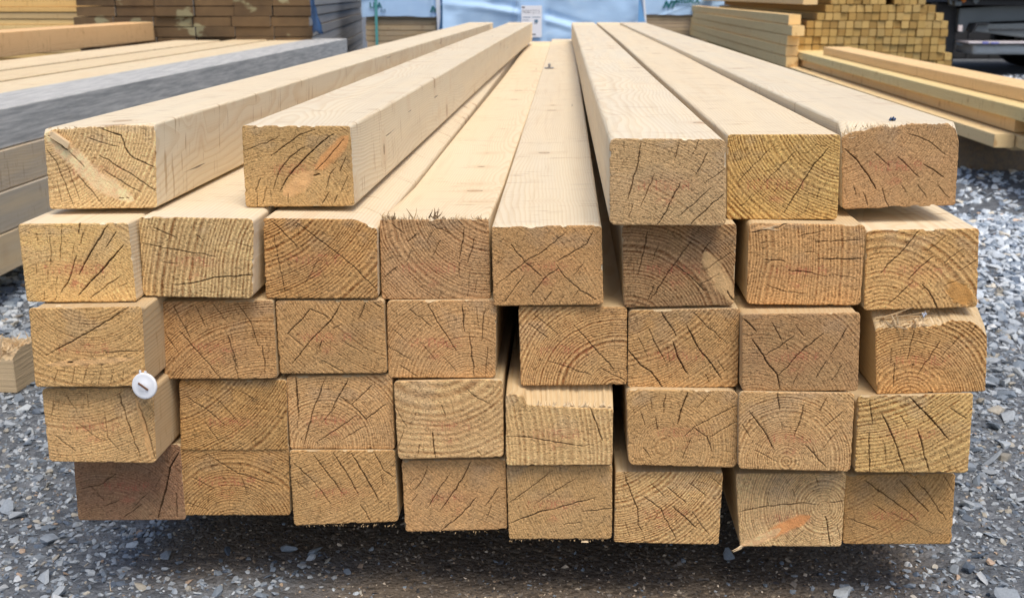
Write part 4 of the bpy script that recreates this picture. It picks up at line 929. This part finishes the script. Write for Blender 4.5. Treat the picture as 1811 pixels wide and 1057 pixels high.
def tpoly(name, pts, y0, y1, mat, bev=.008):
    bm = bmesh.new(); f = bm.faces.new([bm.verts.new((tp(*p)[0], y0, tp(*p)[1])) for p in pts]); r = bmesh.ops.extrude_face_region(bm, geom=[f]); bmesh.ops.translate(bm, vec=(0,y1-y0,0), verts=[v for v in r['geom'] if isinstance(v, bmesh.types.BMVert)])
    bmesh.ops.bevel(bm, geom=bm.edges[:], offset=bev, segments=2, affect='EDGES'); return bm_obj(name, bm, mat, parent=trk)
tpoly('side_panel', [(1706,16),(1760,12),(1960,0),(1960,33),(1780,39),(1722,42),(1716,58),(1706,60),(1703,40)], .15, .3, TKG)
tpoly('storage_box', [(1726,45),(1750,43.5),(1960,38),(1960,78),(1811,67),(1724,56)], .05, .35, TKG)
tbox('storage_box_lip', 1752, 52, 1960, 54, .03, .06, TK, .002)
tpoly('edge_trim', [(1719,58),(1727,41.5),(1752,40.5),(1752,43),(1730,44.5),(1723,58)], .0, .1, TK, .003)
tbox('under_run_bar', 1718, 78, 2000, 97, -.05, .5, TKB, .03)
tbox('bar_top_plate', 1706, 73, 2000, 77.5, -.12, .4, simple('worn_white_plate', (.60,.56,.58), .5, .3, 14), .006)
tbox('blue_marker', 1730, 73, 1740, 77, -.135, -.12, simple('blue_marker_paint', (.20,.22,.55), .5, .2, 10), .002)
tbox('blue_marker', 1745, 74, 1758, 77, -.135, -.12, simple('blue_marker_paint', (.20,.22,.55), .5, .2, 10), .002)
tbox('reflector', 1695.5, 45, 1702, 56, .0, .03, LAMPW, .004)
tbox('air_tank', 1688, 2, 1700, 11, -.02, .2, TKG, .01)
tpoly('mounting_bracket', [(1676,-2),(1680,-2),(1684,8),(1680,9)], -.02, .03, TKG, .003)
tpoly('mounting_bracket', [(1720,-2),(1734,-2),(1726,8),(1720,5)], -.02, .03, TKG, .003)
lm = bmesh.new(); x_, z_ = tp(1704, 0); bmesh.ops.create_uvsphere(lm, u_segments=16, v_segments=8, radius=.03, matrix=Matrix.Translation((x_, .0, z_))); bm_obj('side_lamp', lm, LAMPO, parent=trk, smooth=True)
def wheel(x, y):
    bm = bmesh.new(); R_ = .40
    r = bmesh.ops.create_cone(bm, cap_ends=True, segments=40, radius1=R_, radius2=R_, depth=.26, matrix=Matrix.Translation((x, y, R_)) @ Matrix.Rotation(math.pi/2, 4, 'X'))
    bmesh.ops.bevel(bm, geom=[e for e in bm.edges if len(e.link_faces) == 2 and e.calc_face_angle() > 1], offset=.04, segments=3, affect='EDGES')
    w_ = bm_obj('wheel', bm, RUB, parent=trk, smooth=True); bm = bmesh.new()
    bmesh.ops.create_cone(bm, cap_ends=True, segments=32, radius1=.22, radius2=.14, depth=.04, matrix=Matrix.Translation((x, y-.15, R_)) @ Matrix.Rotation(math.pi/2, 4, 'X')); bm_obj('rim', bm, RIM, parent=w_)
for x in (1.6, 2.6): wheel(x, .55); wheel(x, 1.9)
# dark shed behind the truck and the row of stacks
CLAD = simple('dark_cladding', (.035,.037,.042), .7, .3, 4, vec=(12,1,.4), bump=.6)
bm = bmesh.new(); box(bm, -.0, 9, 0, 3, 0, 4.0, .02); sh = bm_obj('shed_wall', bm, CLAD, loc=(5.0, 15.6, 0)); sh.name = 'storage_shed'; setp(sh, 'dark clad shed behind the truck at the upper right', 'shed')
bm = bmesh.new(); 
for i in range(30): box(bm, i*.3, i*.3+.03, -.02, -.001, 0, 3.95, 0)
bm_obj('batten_strip', bm, CLAD, parent=sh)
# ------------------------------------------------------------------ ground
def ground_h(x, y): return (fbm(x*2.2, y*2.2, 3)-.5)*.016+(fbm(x*11, y*11, 4)-.5)*.007
def mud_shadef(x, y):
    """1 on wet, fine dark soil before the pile and on shade painted under it, 0 on open gravel"""
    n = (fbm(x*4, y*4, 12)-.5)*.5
    a = sm(-.50,-.22,x+n*.35)*(1-sm(.30,.60,x+n*.35)); return np.maximum(a, sm(1.42,1.60,y+n*.2)*sm(-.70,-.56,x)*(1-sm(.48,.62,x)))  # second term darkens the soil under the pile, painting its shade
def make_ground():
    s = NT('gravel_ground'); tc = s.n('ShaderNodeTexCoord').outputs['Object']
    a = s.attr('mud_shade', 'GEOMETRY').outputs['Fac']
    vo = s.n('ShaderNodeTexVoronoi', voronoi_dimensions='3D'); s.L(tc, vo.inputs['Vector']); vo.inputs['Scale'].default_value = 140
    vb = s.n('ShaderNodeTexVoronoi', voronoi_dimensions='3D'); s.L(tc, vb.inputs['Vector']); vb.inputs['Scale'].default_value = 55
    hs = s.n('ShaderNodeSeparateColor'); s.L(vo.outputs['Color'], hs.inputs[0]); hb = s.n('ShaderNodeSeparateColor'); s.L(vb.outputs['Color'], hb.inputs[0])
    n = s.noise(tc, 300, 3, .7); n2 = s.noise(tc, 9, 4, .6)
    g = s.mix(hb.outputs[0], (.085,.095,.11), (.24,.255,.275)); g = s.mix(s.math('MULTIPLY', hs.outputs[1], .5), g, (.13,.145,.165))
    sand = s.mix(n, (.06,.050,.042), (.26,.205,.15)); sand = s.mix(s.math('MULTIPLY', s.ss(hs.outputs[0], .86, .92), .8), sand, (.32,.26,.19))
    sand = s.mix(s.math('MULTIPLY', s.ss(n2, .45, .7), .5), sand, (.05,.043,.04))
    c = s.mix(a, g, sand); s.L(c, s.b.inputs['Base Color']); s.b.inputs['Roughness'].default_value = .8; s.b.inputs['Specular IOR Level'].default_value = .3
    h = s.math('ADD', s.math('MULTIPLY', vo.outputs['Distance'], -1.0), s.math('MULTIPLY', vb.outputs['Distance'], -1.4)); h = s.math('ADD', h, s.math('MULTIPLY', n, .8))
    s.L(s.bump(h, .8, .006), s.b.inputs['Normal']); return s.m
GR = make_ground()
xs = np.unique(np.concatenate([-np.geomspace(2.6, 60, 18)[::-1], np.arange(-2.6, 2.6, .02), np.geomspace(2.6, 60, 18)])); ys = np.unique(np.concatenate([np.linspace(-30,.4,10), np.arange(.4, 4.0, .02), np.geomspace(4.0, 90, 60)]))
Xg, Yg = np.meshgrid(xs, ys); Zg = ground_h(Xg, Yg)*(np.hypot(Xg, Yg-2) < 9)
idx = np.arange(Xg.size).reshape(Xg.shape); Q = np.stack([idx[:-1,:-1], idx[:-1,1:], idx[1:,1:], idx[1:,:-1]], -1).reshape(-1,4)
g = quads_obj('ground', np.stack([Xg, Yg, Zg], -1).reshape(-1,3), Q, GR); g['kind'] = 'structure'
at = g.data.attributes.new('mud_shade', 'FLOAT', 'POINT'); at.data.foreach_set('value', mud_shadef(Xg, Yg).ravel().astype(np.float32))

# crushed stone: many hulls in one object
def hulls(n, seed, npts):
    rs = np.random.RandomState(seed); out = []
    for i in range(n):
        P = rs.normal(size=(npts, 3)); P /= np.linalg.norm(P, axis=1)[:, None]; P *= rs.uniform(.8,1.1,(npts,1)); P *= np.array([1, rs.uniform(.55,.9), rs.uniform(.28,.6)])
        bm = bmesh.new()
        for p in P: bm.verts.new(p)
        bmesh.ops.convex_hull(bm, input=bm.verts[:]); 
        for v in [v for v in bm.verts if not v.link_faces]: bm.verts.remove(v)
        bmesh.ops.triangulate(bm, faces=bm.faces[:]); bm.verts.index_update()
        out.append((np.array([v.co[:] for v in bm.verts]), np.array([[v.index for v in f.verts] for f in bm.faces]))); bm.free()
    return out
def make_stone():
    s = NT('crushed_stone'); tc = s.n('ShaderNodeTexCoord').outputs['Object']; c = s.attr('stone_col', 'GEOMETRY').outputs['Color']
    n = s.noise(tc, 240, 4, .65); n2 = s.noise(tc, 60, 3)
    c2 = s.mix(n, s.mix(1.0, c, (.62,.62,.62), 'MULTIPLY'), s.mix(1.0, c, (1.4,1.4,1.4), 'MULTIPLY'))
    s.L(c2, s.b.inputs['Base Color']); s.b.inputs['Roughness'].default_value = .6; s.b.inputs['Specular IOR Level'].default_value = .4
    s.L(s.bump(n, .5, .001), s.b.inputs['Normal']); return s.m
STONE = make_stone()
PROTO = hulls(40, 5, 14); PROTS = hulls(24, 8, 8)
def scatter(name, X, Y, S, colf, seed, protos, label=None, sink=.25):
    rs = np.random.RandomState(seed); Vs = []; Fs = []; Cs = []; off = 0
    pi = rs.randint(0, len(protos), len(X)); Z = ground_h(X, Y)
    for k in range(len(protos)):
        I = np.where(pi == k)[0]
        if not len(I): continue
        P, F = protos[k]; m = len(I); a = rs.uniform(0, 2*math.pi, m); tx = rs.normal(0, .28, m); ty = rs.normal(0, .28, m)
        c, s_ = np.cos(a), np.sin(a); q = P[None]*S[I][:, None, None]*rs.uniform(.8,1.2,(m,1,3))
        x = q[...,0]*c[:,None]-q[...,1]*s_[:,None]; y = q[...,0]*s_[:,None]+q[...,1]*c[:,None]; z = q[...,2]+x*tx[:,None]+y*ty[:,None]
        V = np.stack([x+X[I][:,None], y+Y[I][:,None], z+(Z[I]+S[I]*sink*.5)[:,None]], -1).reshape(-1,3)
        Fi = (F[None]+(np.arange(m)*len(P))[:,None,None]+off).reshape(-1,3); Vs.append(V); Fs.append(Fi); off += len(V)
        Cs.append(np.repeat(colf(rs, m, X[I], Y[I]), len(P), axis=0))
    V = np.concatenate(Vs); F = np.concatenate(Fs); C = np.concatenate(Cs)
    o = quads_obj(name, V, F, STONE, smooth=False); ca = o.data.color_attributes.new('stone_col', 'FLOAT_COLOR', 'POINT')
    ca.data.foreach_set('color', np.concatenate([C, np.ones((len(C),1))], 1).astype(np.float32).ravel()); o['kind'] = 'stuff'
    if label: o['label'] = label; o['category'] = 'gravel'
    return o
PAL = 1.42*np.array([(.18,.205,.235),(.24,.265,.29),(.13,.155,.185),(.29,.315,.335),(.075,.095,.125),(.36,.38,.40),(.27,.25,.21),(.30,.22,.16),(.44,.45,.45)])
PW = np.array([.24,.24,.14,.15,.10,.03,.065,.02,.015])
def colg(rs, m, x, y):
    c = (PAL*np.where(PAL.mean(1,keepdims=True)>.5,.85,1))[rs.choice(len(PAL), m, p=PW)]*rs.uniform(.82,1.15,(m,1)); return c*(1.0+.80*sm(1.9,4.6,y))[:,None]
def colm(rs, m, x, y):
    c = np.array([(.055,.048,.042),(.10,.085,.07),(.035,.034,.036),(.17,.125,.085),(.30,.25,.19),(.10,.12,.14)])[rs.choice(6, m, p=[.26,.30,.14,.17,.08,.05])]; return 1.9*c*rs.uniform(.7,1.3,(m,1))
def pts(n, x0, x1, y0, y1, keep, seed):
    rs = np.random.RandomState(seed); x = rs.uniform(x0, x1, n); y = rs.uniform(y0, y1, n); k = keep(x, y, rs); return x[k], y[k]
def pilemask(x, y): return ~((x > -.70) & (x < .56) & (y > 1.75)) & ~((x > -.9) & (x < .75) & (np.abs(y-2.62) < .1))
rs0 = np.random.RandomState(2)
# close gravel either side
x, y = pts(70000, -1.5, 1.6, .95, 3.2, lambda x, y, r: pilemask(x, y) & (r.rand(len(x)) > sm(2.3,3.2,y)) & (r.rand(len(x)) > mud_shadef(x, y)*.985), 1)
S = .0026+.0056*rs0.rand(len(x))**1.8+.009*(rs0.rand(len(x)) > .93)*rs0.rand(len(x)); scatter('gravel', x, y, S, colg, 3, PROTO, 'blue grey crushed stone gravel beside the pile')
x, y = pts(36000, -2.3, 2.9, 1.9, 4.4, lambda x, y, r: pilemask(x, y) & (r.rand(len(x)) < sm(1.8,3.2,y)) & ~((x > -.8) & (x < .72) & (y < 2.8)) & (r.rand(len(x)) > mud_shadef(x, y)*.9), 4)
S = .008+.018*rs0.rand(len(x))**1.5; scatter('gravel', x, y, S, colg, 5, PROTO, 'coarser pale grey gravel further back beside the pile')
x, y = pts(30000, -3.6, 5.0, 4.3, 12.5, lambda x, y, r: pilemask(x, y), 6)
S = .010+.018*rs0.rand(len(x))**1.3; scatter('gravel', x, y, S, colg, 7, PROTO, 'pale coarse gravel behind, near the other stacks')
x, y = pts(800, -1.5, 1.6, .95, 3.2, lambda x, y, r: pilemask(x, y) & (r.rand(len(x)) > mud_shadef(x, y)*.97), 8)
S = .009+.013*rs0.rand(len(x))**1.4; scatter('gravel', x, y, S, colg, 9, PROTO, 'larger flat stones scattered over the gravel', sink=.7)
# wet soil crumbs and grit before the pile, also filling the painted shade under it
x, y = pts(42000, -1.0, 1.0, 1.0, 2.3, lambda x, y, r: r.rand(len(x)) < mud_shadef(x, y)*.95+.12, 10)
S = .0014+.0032*rs0.rand(len(x))**1.8+.004*(rs0.rand(len(x)) > .975); scatter('wet_grit_and_shade', x, y, S, colm, 11, PROTS, 'dark wet soil and grit in front of the pile, also filling the painted shade under it')
# pale chip under the middle beam and a twig at the bottom left
p = atZ(1034, 957, .045)
chip(1034, 957, BEAMS['55']['D']+.004, .005, 'pale wood chip peeping out under the middle of the bottom row')
tw = bmesh.new(); p = atZ(196, 1044, .004)
o = fibres(None, 'wood_sliver', [((p[0],p[1],p[2]), (-.35,.7,.35), .022, .0013, .002)], FIBP, (0,0,0)); setp(o, 'thin pale wood sliver on the grit at the bottom left', 'wood sliver')

# ------------------------------------------------------------------ light, sky, camera
w = bpy.data.worlds.new('World'); scene.world = w; w.use_nodes = True; nt = w.node_tree; bg = nt.nodes['Background']
sky = nt.nodes.new('ShaderNodeTexSky'); sky.sky_type = 'NISHITA'; sky.sun_disc = False
EL, AZ = math.radians(63), math.radians(158)      # sun high, behind the viewer's right shoulder
sky.sun_elevation = EL; sky.sun_rotation = AZ; sky.air_density = 1.0; sky.dust_density = 3.0; sky.ozone_density = 1.0
nt.links.new(sky.outputs[0], bg.inputs[0]); bg.inputs[1].default_value = .108
sd = bpy.data.lights.new('sun', 'SUN'); so = bpy.data.objects.new('sun', sd); COL.objects.link(so)
dirv = Vector((math.sin(AZ)*math.cos(EL), math.cos(AZ)*math.cos(EL), math.sin(EL)))
so.rotation_euler = dirv.to_track_quat('Z','Y').to_euler(); sd.energy = 1.5; sd.angle = math.radians(28); sd.color = (1,.92,.79)
cd = bpy.data.cameras.new('camera'); co = bpy.data.objects.new('camera', cd); COL.objects.link(co); scene.camera = co
co.location = CAMP; M = Matrix(((RGT[0],UPV[0],-FWD[0]),(RGT[1],UPV[1],-FWD[1]),(RGT[2],UPV[2],-FWD[2]))); co.rotation_euler = M.to_euler()
cd.sensor_width = 36; cd.lens = 36*FPX/1811; cd.clip_start = .05; cd.clip_end = 400
cd.dof.use_dof = True; cd.dof.focus_distance = 1.5; cd.dof.aperture_fstop = 11
scene.view_settings.view_transform = 'Standard'; scene.view_settings.look = 'None'; scene.view_settings.exposure = EXPO; scene.view_settings.gamma = 1
scene.cycles.use_denoising = True
